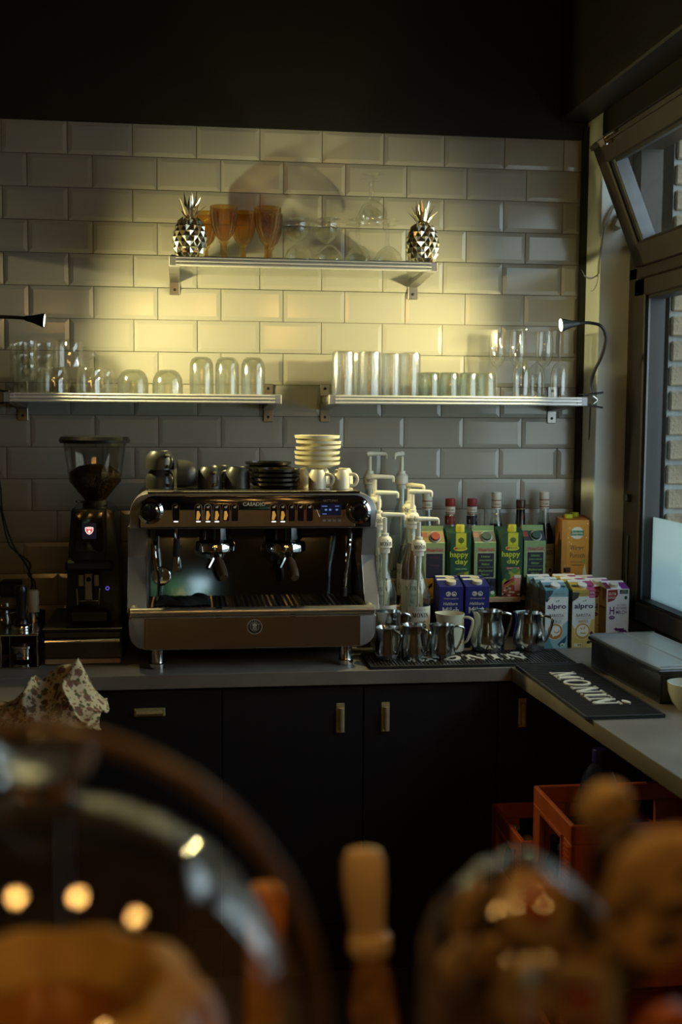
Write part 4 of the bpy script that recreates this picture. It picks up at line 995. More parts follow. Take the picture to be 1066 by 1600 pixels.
G_bot = thin_glass('bottle_glass', (.90, .92, .90), (.42, .46, .44), 1.0, .03, body=.012)
M_pump = mat('white_pump_plastic', (.74, .71, .58), .35, var=.03)
M_lab = mat('cream_label_paper', (.60, .58, .50), .6, var=.04)
BOT = [(0, .002), (.034, .002), (.037, .008), (.037, .150), (.036, .168), (.030, .192), (.021, .215), (.016, .240), (.0145, .29)]
def bottle_body(t, syrup, level, label=True, glass=None, H=.30):
    s_ = H / .30; B = [(r, z * s_) for r, z in BOT]
    b_ = MB().lathe(B + [(r - .002 if r > .003 else 0, z + .003) for r, z in B[::-1]], glass or G_bot, n=28).build('glass_body', t, smooth=50)
    if syrup:
        pr = [(max(r - .0026, 0), max(z, .006)) for r, z in B if z <= level] 
        MB().lathe(pr + [(0, pr[-1][1])], mat('syrup_' + str(syrup), syrup, .1, var=.05), n=24).build('syrup', t, smooth=50)
    if label:
        d = Deco(lambda u, v, l: ((.0372 + l) * math.sin(u / .0372), -(.0372 + l) * math.cos(u / .0372), v), 14)
        d.rect(-.045, .045, .030, .135, M_lab, 0)
        d.text('Le Sirop de', 0, .122, .006, '#8a8676', 2, .030, shear=.3).serif('MONIN', 0, .103, .013, '#17140f', 2, .78).text('Vanille', .004, .086, .008, '#6d6a5e', 2, .026, shear=.35)
        d.poly([(-.012, .062), (.012, .062), (.009, .050), (-.009, .050)], '#4a2a1a', 2).oval(.016, .058, .006, .006, '#5a2a20', 2, 10).poly([(-.008, .064), (-.012, .078), (-.005, .068), (-.002, .080), (.001, .066)], '#4d5a38', 2)
        d.build('label', t)
    return b_
def pump_maker(syrup, level, H=.30, glass=None):
    def f():
        t = thing('syrup_bottle', '', 'bottle'); bottle_body(t, syrup, level, glass=glass, H=H)
        MB().lathe([(.0162, H - .016), (.0162, H - .002), (0, H - .002)], M_lab, n=22).build('neck_band', t)
        d = Deco(lambda u, v, l: ((.0222 + l) * math.sin(u / .0222), -(.0222 + l) * math.cos(u / .0222), v), 8)
        p = t
        c_ = MB().lathe([(.0165, H - .003), (.022, H), (.022, H + .022), (.017, H + .030), (.0125, H + .032), (.0125, H + .040), (.006, H + .041), (0, H + .041)], M_pump, n=24).build('pump_collar', t)
        d.serif('MONIN', 0, H + .006, .011, '#17140f', 1, .72); d.oval(.004, H + .020, .0015, .0025, '#17140f', 1, 8); d.build('lettering', c_)
        MB().tube([(0, 0, H + .04), (0, 0, H + .085)], .0065, M_pump, 12).tube([(-.012, 0, H + .092), (-.004, 0, H + .094), (.02, 0, H + .094), (.05, 0, H + .093), (.0585, 0, H + .091), (.060, 0, H + .078)], [.0055, .0075, .0065, .006, .0055, .004], M_pump, 10, smooth=3).build('pump_spout', t)
        MB().tube([(0, 0, H), (0, 0, .02)], .003, M_pump, 6).tube([(0, 0, H - .002), (0, 0, H - .09)], .0085, M_pump, 10).build('dip_tube', t)
        return t
    return f
P = [('pv', '#1f1d18', 0.0, 602, 801, -.385, ZC, .05, 'clear syrup bottle with pump nearest the machine, front row'),
     ('pv', None, 0, 655, 808, -.385, ZC, .05, 'clear syrup bottle with pump and chocolate label, front row beside the milk cartons'),
     ('pv', None, 0, 592, 767, -.293, .985, .02, 'clear syrup bottle with pump half behind the machine edge'),
     ('pa', '#6e3603', .255, 645, 765, -.293, .985, .0, 'amber syrup bottle with white pump, second row'),
     ('pv', None, 0, 586, 742, -.188, 1.03, .0, 'syrup bottle with pump, third row next to the machine'),
     ('pd', '#160c08', .2, 640, 755, -.188, 1.03, -.9, 'dark syrup bottle with pump, third row behind the amber one'),
     ('pd', '#160c08', .2, 578, 706, -.078, 1.095, .3, 'syrup bottle with tall pump at the tiles nearest the machine'),
     ('pv', None, 0, 628, 706, -.078, 1.095, PI + 1.0, 'syrup bottle with pump turned toward the machine at the tiles')]
for key, sy, lev, x, y, Y, base, rz, lb in P:
    b_ = place(key, pump_maker(sy if key != 'pv' else None, lev), (at(x, y, Y).x, Y, base + .0005), lb, 'pump syrup bottles', rz=rz)
    b_.scale.z = (at(x, y - 1, Y).z - base) / .394 if False else 1.0
    sc_ = (at(x, y, Y).z - base) / .4
    b_.scale = (1, 1, sc_)
# capped bottles at the tiles
def capped(sy, lev, capc, bandc, neckc=None, cap2=None):
    def f():
        t = thing('syrup_bottle', '', 'bottle'); bottle_body(t, sy, lev, label=True, H=.27)
        MB().lathe([(.0158, .236), (.0158, .262), (.0165, .263), (.0165, .283), (.014, .285), (0, .285)], mat('cap_' + capc, capc, .4), n=22).build('cap', t)
        d = Deco(lambda u, v, l: ((.0162 + l) * math.sin(u / .0162), -(.0162 + l) * math.cos(u / .0162), v), 8)
        d.rect(-.025, .025, .238, .261, '#cfc9b8', 1).rect(-.025, .025, .260, .2625, bandc, 2).rect(-.025, .025, .240, .2425, bandc, 2).text('MONIN', 0, .247, .006, '#5a2a26', 2, .018)
        d.build('neck_band', t)
        if neckc:
            d = Deco(lambda u, v, l: ((.0178 + l) * math.sin(u / .0178), -(.0178 + l) * math.cos(u / .0178), v), 8)
            d.rect(-.027, .027, .205, .232, neckc, 2).poly([(-.012, .210), (.013, .216), (.013, .226), (-.012, .220)], '#c9c4b4', 3); d.build('neck_label', t)
        return t
    return f
YB = -.058
for key, mk, x, ytop, lb in (('c1', capped(None, 0, '#d8d4c6', '#7d2a2a'), 668, 770, 'clear syrup bottle with white cap behind the orange carton'), ('c2', capped(None, 0, '#8d2f2c', '#8d2f2c', '#7a241d'), 704, 779, 'syrup bottle with red cap and red neck label'), ('c3', capped('#120a0c', .18, '#8d2f3c', '#2a2a35', '#17161c'), 738, 779, 'syrup bottle with red cap and dark neck label'), ('c4', capped('#0d0a12', .215, '#d8d4c6', '#7d2a2a'), 776, 769, 'dark syrup bottle with white cap between juice cartons'), ('c6', capped('#0d0a12', .20, '#d8d4c6', '#7d2a2a'), 851, 768, 'dark syrup bottle with white cap next to the orange punch carton')):
    b_ = place(key, mk, (at(x, ytop, YB).x, YB, BZ + .0005), lb, 'capped syrup bottles'); b_.scale = (1, 1, (at(x, ytop, YB).z - BZ) / .285)
t = thing('dark_bottle', 'slim black bottle with dark brown cap at the tiles', 'bottle', (at(814, 782, YB).x, YB, BZ + .0005)); hz = at(814, 781, YB).z - BZ
M_dkb = mat('black_bottle_glass', (.007, .006, .006), .12, var=.1)
MB().lathe([(0, 0), (.031, 0), (.033, .006), (.033, .15), (.026, .185), (.0165, .21), (.0148, hz - .03), (.0148, hz - .02), (0, hz - .02)], M_dkb, n=26).build('glass_body', t, smooth=50)
MB().lathe([(.0158, hz - .026), (.0160, hz - .004), (.0145, hz), (0, hz)], mat('dark_brown_cap', (.05, .018, .012), .35), n=20).build('cap', t)
Deco(lambda u, v, l: ((.0152 + l) * math.sin(u / .0152), -(.0152 + l) * math.cos(u / .0152), v), 6).rect(-.02, .02, hz - .031, hz - .029, '#a08a5a', 1).rect(.002, .006, hz - .075, hz - .045, '#6a2a18', 1).build('neck_label', t)

# ------------------------------------------------------------------ cartons
def carton(name, w_, d_, h, side, top='slant', capc='#d9d6cc', rise=.02):
    """box carton facing -y; returns the thing and the height of the front edge"""
    t = thing(name, '', 'carton'); m = ink(side); mb = MB()
    hw, hd = w_ / 2, d_ / 2
    if top == 'gable':
        r_ = .035
        mb.prism([(-hd, 0), (hd, 0), (hd, h), (.004, h + r_), (.004, h + r_ + .016), (-.004, h + r_ + .016), (-.004, h + r_), (-hd, h)], 'x', -hw, hw, m, .0008, 1)
    else:
        mb.prism([(-hd, 0), (hd, 0), (hd, h + rise), (hd - .012, h + rise), (-hd, h)], 'x', -hw, hw, m, .0008, 1)
    mb.build('box', t, smooth=None)
    return t
def cap(t, x, y, z, r, h, c, tilt=0, ring=None):
    mb = MB(); mb.M = Matrix.Translation((x, y, z)) @ Matrix.Rotation(tilt, 4, 'X')
    if ring: mb.lathe([(0, 0), (r * 1.3, 0), (r * 1.3, h * .35), (r * 1.05, h * .5)], ink(ring), n=22)
    mb.lathe([(0, 0), (r, 0), (r, h * .9), (r * .92, h), (0, h)], ink(c), n=22, mod=lambda a, z: 1 + .02 * math.cos(24 * a)); return mb.build('cap', t)
def front(w_, d_): return lambda u, v, l: (u, -d_ / 2 - l, v)
def left(w_, d_): return lambda u, v, l: (-w_ / 2 - l, -u, v)
def topf(w_, d_, h, rise): return lambda u, v, l: (u, -d_ / 2 + v, h + l + rise * v / (d_ - .012))
# oat and coconut barista cartons
def alpro(kind):
    W_, D_, H_ = .0725, .066, .180
    side = '#6f9aa3' if kind == 'KOKOS' else '#c9a63c'
    def f():
        t = carton('plant_drink_carton', W_, D_, H_, side, rise=.022)
        d = Deco(front(W_, D_)); hw = W_ / 2
        d.rect(-hw, hw, 0, H_, '#e2e6e6', 0)
        if kind == 'KOKOS':
            d.rect(-hw, hw, H_ - .020, H_, '#7fa6ad', 1).poly([(-hw, H_), (-hw, H_ - .035), (-hw + .02, H_ - .012), (-hw + .025, H_)], '#2e4a55', 2).poly([(-hw, H_ - .030), (-hw + .016, H_ - .022), (-hw + .004, H_ - .038)], '#22323f', 2)
            d.text('HERRLICH CREMIG', .006, H_ - .013, .004, '#2b5560', 2, .034)
            d.poly([(-hw, 0), (hw, 0), (hw, .085), (.022, .075), (.010, .045), (-.010, .03), (-hw, .06)], '#8fbac4', 1).poly([(.004, .012), (.026, .032), (.034, .042), (.03, .018), (.012, .004)], '#24506a', 2).poly([(-hw, .0), (-hw, .045), (-.022, .028), (-.008, 0)], '#5b94a2', 2)
            d.oval(-.004, .052, .0255, .026, '#efe9da', 3, 26).oval(-.004, .052, .0238, .0243, '#b5803a', 4, 26).oval(-.003, .055, .0165, .0165, '#f0ebe0', 5, 22).oval(.001, .054, .009, .007, '#b5803a', 6, 14).oval(.0, .056, .0075, .006, '#f0ebe0', 7, 14).poly([(-.014, .046), (-.010, .034), (-.003, .041)], '#f0ebe0', 5)
            d.oval(.020, .010, .007, .006, '#dfe8df', 4, 12).oval(.020, .009, .004, .003, '#3d8f4a', 5, 10)
            kc = '#55808a'
        else:
            d.rect(-hw, hw, H_ - .020, H_, '#b8a050', 1).poly([(-hw, H_ - .006), (-hw, H_ - .036), (-hw + .018, H_ - .024), (-hw + .022, H_ - .008)], '#3c3a30', 2).text('HERRLICH CREMIG', -.002, H_ - .013, .004, '#5a4c1c', 2, .030)
            d.rect(.017, hw, H_ - .024, H_, '#b0487e', 3).text('97%', .0265, H_ - .012, .0065, '#f0e6ec', 4, .014).rect(.019, .034, H_ - .020, H_ - .018, '#e8d0dc', 4)
            d.poly([(-hw, 0), (hw, 0), (hw, .09), (.026, .088), (.018, .06), (-.012, .03), (-hw, .075)], '#d9c06a', 1).poly([(.010, 0), (hw, 0), (hw, .035), (.02, .022)], '#e6d48a', 2).oval(.026, .045, .006, .006, '#3a3426', 3, 10).oval(.018, .017, .006, .005, '#2d281e', 3, 10).oval(.027, .021, .005, .006, '#2d281e', 3, 10)
            d.oval(-.002, .052, .0255, .026, '#efe9da', 3, 26).oval(-.002, .052, .0240, .0245, '#c9a44a', 4, 26).oval(-.002, .053, .0195, .0185, '#f4efe4', 5, 22)
            d.poly([(-.012, .062), (-.006, .064), (-.002, .058), (-.004, .056)], '#c9a44a', 6).poly([(.002, .064), (.006, .068), (.004, .058), (.0, .057)], '#c9a44a', 6).poly([(-.010, .045), (.006, .043), (.010, .049), (.004, .047), (-.008, .048)], '#c9a44a', 6)
            d.rect(-.028, -.004, .004, .014, '#e8e4d8', 3)
            for k, c in enumerate(('#2f7d3c', '#8dbb3c', '#e3c02c', '#d9772a', '#b8342a')): d.rect(-.0165 + k * .0022, -.0143 + k * .0022, .006, .012, c, 4)
            kc = '#b2913c'
        d.text('alpro', 0, H_ - .062, .021, '#26225c', 4, .060, bold=.02); d.poly([(.002, H_ - .033), (.010, H_ - .028), (.006, H_ - .035)], '#4f9a3c', 4).poly([(-.006, H_ - .034), (.002, H_ - .032), (.0, H_ - .036)], '#4f9a3c', 4)
        d.text('BARISTA', 0, H_ - .083, .0095, '#33343c', 4, .046).rect(-.022, .022, H_ - .0875, H_ - .0868, '#55565c', 4).text(kind, 0, H_ - .102, .0105, kc, 4, .030)
        d.build('front_print', t)
        s_ = Deco(left(W_, D_)); s_.rect(-.035, .035, 0, H_ - .002, '#8f8260', 0).rect(-.035, .035, H_ - .05, H_ - .002, '#55605c', 1)
        for k in range(3): s_.text('BARISTA', 0, .11 - k * .04, .009, '#2b2a26', 2, .045).text('BARISTA TIPPS', 0, .098 - k * .04, .005, '#3a382f', 2, .05).rect(-.027, .027, .09 - k * .04, .0915 - k * .04, '#4a463a', 2)
        s_.build('side_print', t)
        p_ = Deco(topf(W_, D_, H_, .022)); p_.rect(-hw, hw, .045, .058, '#d9dcdc' if kind == 'KOKOS' else '#e8e4d6', 1).rect(-hw, hw, .0, .014, '#5d8c98' if kind == 'KOKOS' else '#c49a30', 1).oval(-.024, .022, .010, .007, '#2a3236', 2, 10).oval(.026, .020, .008, .006, '#2a3236', 2, 10)
        if kind != 'KOKOS': p_.rect(.010, hw, .0, .05, '#b0487e', 2)
        p_.build('top_print', t)
        cap(t, 0, -.012, H_ + .0065, .0145, .011, '#e3e0d4', .35)
        return t
    return f
ranks = ['front', 'second', 'rear']
K, Hf = alpro('KOKOS'), alpro('HAFER')
for k in range(3):
    y = -.377 + k * .067
    place('kok', K, (at(869, 1000, -.41).x - k * .002, y, ZC + .0005), 'blue-green coconut barista carton, %s of its row' % ranks[k], 'coconut drink cartons')
    place('haf', Hf, (at(911, 1000, -.41).x - k * .002, y, ZC + .0005), 'yellow oat barista carton with pink corner, %s of its row' % ranks[k], 'oat drink cartons')
def hmilk():
    W_, D_, H_ = .073, .066, .180; hw = W_ / 2
    t = carton('milk_carton', W_, D_, H_, '#e9e6ee', rise=.016)
    d = Deco(front(W_, D_)); d.rect(-hw, hw, 0, H_, '#e9e8ee', 0)
    d.poly([(-hw + .004, H_ - .004), (-.002, H_ - .002), (.0, H_ - .018), (-.012, H_ - .036), (-hw + .004, H_ - .042)], '#8f1f22', 1)
    d.text('GUT&', -.018, H_ - .020, .009, '#f0ead8', 2, .024).text('GÜNSTIG', -.017, H_ - .031, .008, '#f0ead8', 2, .028)
    d.rect(.006, hw - .004, H_ - .016, H_ - .003, '#1f3a34', 1).text('ohne', .019, H_ - .009, .004, '#e0e6e0', 2, .016).text('Gentechnik', .019, H_ - .014, .003, '#e0e6e0', 2, .020).oval(.026, H_ - .028, .005, .006, '#1f4a34', 1, 10)
    d.text('H', -.018, H_ - .080, .024, '#5f2f70', 2, .015, bold=.02).text('FETTARME', .012, H_ - .064, .007, '#6a4a78', 2, .034).text('MILCH', .012, H_ - .079, .011, '#6a4a78', 2, .034, bold=.01).text('LAKTOSEFREI', .012, H_ - .053, .004, '#8a7a94', 2, .03)
    d.oval(-.018, H_ - .090, .010, .006, '#6f3580', 2, 14).text('1,5%', -.018, H_ - .0925, .005, '#efe6f2', 3, .013)
    d.poly([(.002, .0), (hw, 0), (hw, .042), (.026, .052), (.012, .050), (.004, .046), (-.006, .040), (-.004, .032), (.006, .030), (.008, .015)], '#7a2f8a', 2).poly([(-.006, .060), (-.002, .050), (.006, .053)], '#7a2f8a', 2).poly([(.02, .058), (.014, .050), (.022, .052)], '#7a2f8a', 2).poly([(-.012, .056), (.024, .056), (.014, .048), (-.004, .048)], '#7a2f8a', 2).oval(-.002, .040, .006, .004, '#d9cbe0', 3, 10)
    d.oval(-.02, .016, .007, .004, '#c49a86', 2, 10).oval(-.028, .010, .005, .003, '#a86a6a', 2, 10).poly([(.012, .0), (.026, 0), (.026, .010), (.019, .017), (.012, .010)], '#1f6a44', 3)
    d.build('front_print', t)
    s_ = Deco(left(W_, D_)); s_.rect(-.035, .035, 0, H_, '#a88a50', 0).poly([(.035, H_), (-.010, H_), (.008, H_ - .045), (.035, H_ - .01)], '#6a2a40', 1).poly([(-.012, H_), (-.035, H_), (-.035, H_ - .03)], '#6a2a40', 1)
    for k in range(16): s_.rect(-.028, .028, .02 + k * .006, .0225 + k * .006, '#7a5f34', 1)
    s_.rect(-.028, .028, .115, .122, '#5a2438', 1); s_.build('side_print', t)
    p_ = Deco(topf(W_, D_, H_, .016)); p_.rect(-hw, hw, .046, .058, '#efeaf2', 1).rect(.012, hw, 0, .045, '#7a2f8a', 1).rect(-hw, -.022, 0, .045, '#6a2a50', 1); p_.build('top_print', t)
    cap(t, -.008, -.014, H_ + .005, .0145, .012, '#d9d2c4', .25); return t
for k in range(3):
    place('hm', hmilk, (at(963.5, 980, -.39).x - k * .024 + (0 if k == 0 else -.006), -.362 + k * .067, ZC + .0005), 'white and purple milk carton with cow print, %s of its row' % ranks[k], 'purple cow milk cartons')
def bluemilk():
    W_, D_, H_ = .0755, .070, .190; hw = W_ / 2
    t = carton('milk_carton', W_, D_, H_, '#10196a', rise=.016)
    d = Deco(front(W_, D_)); c = '#c9c3ae'
    for u in (-.009, .009): d.oval(u, .168, .008, .0075, c, 1, 14).oval(u, .168, .005, .0045, '#10196a', 2, 12).oval(u, .166, .0025, .0035, c, 3, 10)
    d.poly([(-.016, .174), (-.004, .174), (.0, .168), (-.006, .167)], c, 3).poly([(.016, .162), (.004, .162), (.0, .168), (.006, .169)], c, 3)
    d.text('Weihenstephan', 0, .150, .006, c, 1, .046).text('Haltbare', -.002, .133, .0095, c, 1, .045, shear=.2, bold=.01).text('Milch', -.001, .106, .021, c, 1, .052, bold=.015)
    d.oval(.0, .05, .022, .02, '#2b46b0', 1, 18).rect(.004, .020, .005, .07, '#d8d6c8', 2); d.build('front_print', t)
    s_ = Deco(left(W_, D_)); s_.text('A', -.004, .10, .014, c, 1).text('Milch', .0, .13, .010, '#8a4a3c', 1, .03); s_.build('side_print', t)
    r_ = Deco(lambda u, v, l: (W_ / 2 + l, u, v)); r_.rect(-.006, .004, .03, .16, '#8f96c4', 1); r_.build('side_print', t)
    p_ = Deco(topf(W_, D_, H_, .016)); p_.rect(-.034, .008, .048, .060, '#d9d4c2', 1).text('MILCH', .022, .050, .008, '#c9c3ae', 1, .022); p_.build('top_print', t)
    cap(t, .004, -.012, H_ + .006, .0150, .011, '#d8cfb0', .2); return t
for k, (x, y, lb) in enumerate(((705.5, -.34, 'blue milk carton in front next to the syrup bottles'), (746.5, -.34, 'blue milk carton in front beside the riser board end'), (703, -.2695, 'blue milk carton in the second row next to the syrup bottles'), (742, -.2695, 'blue milk carton in the second row beside the riser board end'))):
    b_ = place('bm', bluemilk, (at(x, 950, y - .039).x, y, ZC + .0005), lb, 'blue milk cartons')
def gable(base, art, capc, kind):
    W_, D_, H_ = .071, .071, .176; hw = W_ / 2
    def f():
        t = carton('juice_carton', W_, D_, H_, base, 'gable'); d = Deco(front(W_, D_))
        d.rect(-hw, hw, 0, H_, base, 0).rect(-hw + .006, hw - .004, H_ - .030, H_ - .016, '#8a8a70', 1).text('WeserGold', .002, H_ - .028, .0105, '#a32820', 2, .052, bold=.02)
        d.rect(-.027, .031, .062, H_ - .032, '#c9c4a8', 1).rect(-.0255, .0295, .0635, H_ - .0335, '#15182c', 2)
        if kind == 'dark':
            for k, (s_, v) in enumerate((('Schwarzer', H_ - .048), ('Johannisbeer', H_ - .061), ('Nektar', H_ - .073), ('Blackcurrant', H_ - .094), ('Nectar', H_ - .106))): d.text(s_, .002, v, .0075, '#8fb45a', 3, (.032, .046, .028, .046, .028)[k], shear=.3)
            d.rect(-.024, .028, H_ - .0795, H_ - .0788, '#8fae6a', 3)
            d.rect(-hw, hw, .0, .06, '#14162a', 1); rn = random.Random(2)
            for k in range(40): d.oval(rn.uniform(-hw + .004, hw - .004), rn.uniform(.012, .058), .0042, .0042, ('#262a4a', '#3a3f5c', '#0b0c18')[k % 3], 2 + k % 2, 9)
            for k in range(7): d.oval(rn.uniform(-.02, .02), rn.uniform(.0, .035), .008, .0035, '#47703a', 4, 8, t0=k)
            d.oval(.026, .014, .006, .006, '#d8e0d0', 4, 12).rect(.010, hw, 0, .02, '#5e8a3c', 3)
        else:
            d.text('Orange', .002, H_ - .050, .006, '#7a3048', 3, .030).text('Mango', .002, H_ - .075, .006, '#7a3048', 3, .034)
            d.rect(-hw, hw, 0, .062, '#b08a3c', 1); rn = random.Random(5)
            for k, (u, v, r_) in enumerate(((-.02, .045, .017), (.022, .044, .018), (0, .03, .018), (-.024, .016, .015), (.022, .016, .012))): d.oval(u, v, r_, r_ * .95, ('#c79a3e', '#b5822c', '#cfa650')[k % 3], 2 + k % 2, 18)
            d.oval(.018, .012, .007, .006, '#dcd6b4', 4, 12).oval(-.016, .004, .010, .006, '#4d6a34', 4, 10)
        d.build('front_print', t)
        sl = math.atan2(.035, D_ / 2 - .004); g = Deco(lambda u, v, l: (u, -D_ / 2 + v * math.cos(sl) - l * math.sin(sl), H_ + v * math.sin(sl) + l * math.cos(sl)))
        if kind == 'dark': g.rect(-hw, hw, .004, .045, '#2b3038', 1).rect(-hw, -.018, .02, .04, '#8a3f30', 2)
        else: g.rect(-hw, hw, .004, .045, '#8a6a34', 1).rect(-hw, -.018, .02, .04, '#8a3f30', 2)
        g.build('gable_print', t)
        cap(t, .006, -.020, H_ + .016, .0150, .013, capc, sl + .15, '#9fa298'); return t
    return f
YJ = -.185
def jx(x): return at(x, 880, YJ - .035).x
GD = gable('#7d9a66', None, '#173f30', 'dark')
place('go', gable('#8a9a66', None, '#8f1f18', 'orange'), (jx(678), YJ, BZ + .0005), 'orange juice gable carton with red cap')
place('gd', GD, (jx(758), YJ, BZ + .0005), 'blackcurrant gable carton with green cap between two dark green juice cartons', 'blackcurrant cartons')
place('gd', GD, (jx(838), -.168, BZ + .0005), 'blackcurrant gable carton with green cap next to the punch carton', 'blackcurrant cartons')
def happy(kind):
    W_, D_, H_ = .079, .076, .208; hw = W_ / 2
    def f():
        t = thing('juice_carton', '', 'carton'); ch = .010
        pl = [(-hw + ch, -D_ / 2), (hw - ch, -D_ / 2), (hw, -D_ / 2 + ch), (hw, D_ / 2 - ch), (hw - ch, D_ / 2), (-hw + ch, D_ / 2), (-hw, D_ / 2 - ch), (-hw, -D_ / 2 + ch)]
        mb = MB(); vs = [(x, y, 0) for x, y in pl] + [(x, y, H_ + (y + D_ / 2) * .18) for x, y in pl]
        mb._add(vs, [tuple(range(8)), tuple(range(8, 16))] + [(i, (i + 1) % 8, 8 + (i + 1) % 8, 8 + i) for i in range(8)], ink('#17402c')); mb.build('box', t, smooth=None)
        d = Deco(front(W_, D_)); fw = hw - ch
        d.rect(-.013, .021, H_ - .045, H_ - .0005, '#b9b820', 1)
        d.oval(.004, H_ - .024, .010, .009, '#4d5a1c', 2, 14).rect(.003, .005, H_ - .038, H_ - .03, '#4d5a1c', 2)
        d.oval(.002, H_ - .050, .023, .0085, '#b9b820', 1, 22).oval(.002, H_ - .050, .0215, .0072, '#c9c436', 2, 22).text('RAUCH', .004, H_ - .053, .007, '#3c3214', 3, .028, bold=.02).oval(-.014, H_ - .050, .004, .004, '#a8401c', 3, 10)
        d.text('happy', -.002, H_ - .083, .023, '#b7c322', 3, .060, bold=.015).text('day', .006, H_ - .105, .021, '#b7c322', 3, .042, bold=.015)
        if kind == 'apple':
            d.rect(-.018, .030, H_ - .120, H_ - .112, '#1f5a34', 2).text('100% APFEL', .006, H_ - .118, .004, '#c3cfa0', 3, .036)
            d.poly([(-fw, 0), (fw, 0), (fw, .085), (.0, .080), (-fw, .06)], '#5a6a24', 1).poly([(.010, 0), (fw, 0), (fw, .085), (.016, .08)], '#8f9a2c', 2).oval(-.006, .048, .022, .022, '#7a2a14', 3, 20).oval(-.012, .052, .010, .012, '#93451f', 4, 14).oval(.024, .030, .007, .01, '#c3b890', 4, 12)
        else:
            d.rect(-.018, .030, H_ - .119, H_ - .112, '#8f2a34', 2).text('RHABARBER', .006, H_ - .1175, .0045, '#e0c8c0', 3, .040).rect(-.010, .028, H_ - .126, H_ - .122, '#5a7a5a', 2)
            d.poly([(-fw, 0), (fw, 0), (fw, .088), (-.004, .085), (-fw, .05)], '#8f9a2c', 1).poly([(-fw, 0), (fw, 0), (fw, .034), (0, .040), (-fw, .024)], '#8a3428', 2)
            d.poly([(-fw, .03), (-.020, .05), (.012, .062), (.014, .052), (-.016, .036), (-fw, .02)], '#a8443a', 3).poly([(-fw, .042), (.012, .072), (.012, .064), (-fw, .034)], '#bf6a58', 3)
            d.poly([(.012, .02), (.030, .02), (.032, .07), (.010, .07)], '#c98a7a', 4).rect(.010, .032, .062, .071, '#d9cfc4', 5).oval(-.012, .066, .010, .012, '#2f5a2c', 4, 12).oval(.012, .085, .012, .010, '#4a7a34', 3, 12)
            rn = random.Random(8)
            for k in range(12): d.oval(rn.uniform(-fw + .004, fw - .004), rn.uniform(.002, .03), .0055, .0035, '#d8b494', 5, 9, t0=k)
        d.build('front_print', t)
        cap(t, .004, -.022, H_ + .001, .014, .024, '#b3ae1e', .0); return t
    return f
place('h1', happy('apple'), (jx(718), YJ, BZ + .0005), 'dark green juice carton with apple print and yellow cap', 'dark green juice cartons')
place('h2', happy('rhub'), (jx(799), YJ, BZ + .0005), 'dark green juice carton with rhubarb and glass print', 'dark green juice cartons')
def punsch(c='#c98a1e'):
    def f():
        W_, D_, H_ = .092, .066, .243; hw = W_ / 2
        t = carton('punch_carton', W_, D_, H_, '#a8691c', rise=.006); d = Deco(front(W_, D_)); d.rect(-hw, hw, 0, H_, c, 0)
        d.rect(-hw, -hw + .018, 0, H_, '#b57a1e', 1)
        d.oval(.006, H_ - .042, .022, .020, '#d6d6c6', 1, 22).rect(-.016, .028, H_ - .050, H_ - .034, '#2f7a5c', 2).text('Solevita', .006, H_ - .046, .010, '#e6e6d6', 3, .038, shear=.2)
        d.text('Winter', .006, H_ - .098, .016, '#5a2c10', 2, .046).text('Punsch', .008, H_ - .123, .016, '#5a2c10', 2, .050).text('OHNE ALKOHOL', .006, H_ - .140, .006, '#6a3c14', 2, .04).rect(-.012, .03, H_ - .149, H_ - .146, '#7a4a1c', 2)
        d.rect(-.038, -.014, H_ - .172, H_ - .155, '#4d2210', 2).oval(.030, H_ - .135, .006, .008, '#7fa02c', 2, 12)
        d.oval(.010, .028, .028, .016, '#d9a44a', 2, 20).oval(.012, .036, .026, .012, '#e3b85a', 3, 20).oval(-.026, .024, .018, .018, '#c4701a', 3, 18).oval(-.012, .012, .015, .015, '#dd9a34', 4, 18).oval(-.012, .012, .012, .012, '#e8b456', 5, 18).oval(0, .044, .010, .005, '#3f6a2c', 4, 10).poly([(.024, .04), (.028, .075), (.034, .10), (.042, .06), (hw, .04)], '#dcd2b4', 2).poly([(-.04, .05), (-.034, .10), (-.028, .06)], '#dcc690', 2)
        rn = random.Random(11)
        for k in range(14): d.oval(rn.uniform(-hw + .02, hw - .004), rn.uniform(H_ - .1, H_ - .008), .0016, .0016, '#efe6c4', 2, 8)
        d.build('front_print', t)
        s_ = Deco(left(W_, D_)); s_.rect(-.033, .033, 0, H_, '#8a5a24', 0).rect(-.02, .02, .05, .12, '#6a421a', 1); s_.build('side_print', t)
        cap(t, -.014, .0, H_ + .004, .014, .013, '#b0b422'); return t
    return f
yP = -.150
place('pu', punsch(), (at(899, 850, yP - .033).x, yP, BZ + .0005), 'orange winter punch carton beside the pillar')
b_ = place('pu2', punsch('#7a4a1e'), (at(908, 850, yP + .04).x, yP + .07, BZ + .0005), 'brownish punch carton behind the orange punch carton'); b_.scale = (1, 1, 1.0)

# ================================================================== STEEL JUGS
M_cream = mat('cream_enamel', (.62, .60, .44), .35, var=.05)
def jug(h, r0, r1, m, spout=True, flare=1.0):
    def f():
        t = thing('milk_jug', '', 'jug')
        prof = [(0, .0), (r0 * .96, 0), (r0, .005), (r0, h * .22), (r0 * .96, h * .5), (r1 * 1.0, h * .72), (r1, h * .88), (r1 * 1.04, h)]
        inner = [(max(r - .0015, 0), z if z > .01 else .006) for r, z in prof[::-1]]
        def md(a, z): return 1 + (.16 * max(0, math.cos(a - PI)) ** 10 * max(0, (z / h - .72) / .28) if spout else 0)
        MB().lathe(prof + inner, m, n=40, mod=md).build('body', t, smooth=50)
        MB().tube([(r1 * .98, 0, h * .90), (r1 + .012, 0, h * .93), (r1 + .030, 0, h * .86), (r1 + .026, 0, h * .60), (r1 + .014, 0, h * .30), (r0 * .97, 0, h * .22)], [.0035, .004, .0045, .0045, .004, .0035], m, 8, smooth=4).build('handle', t)
        return t
    return f
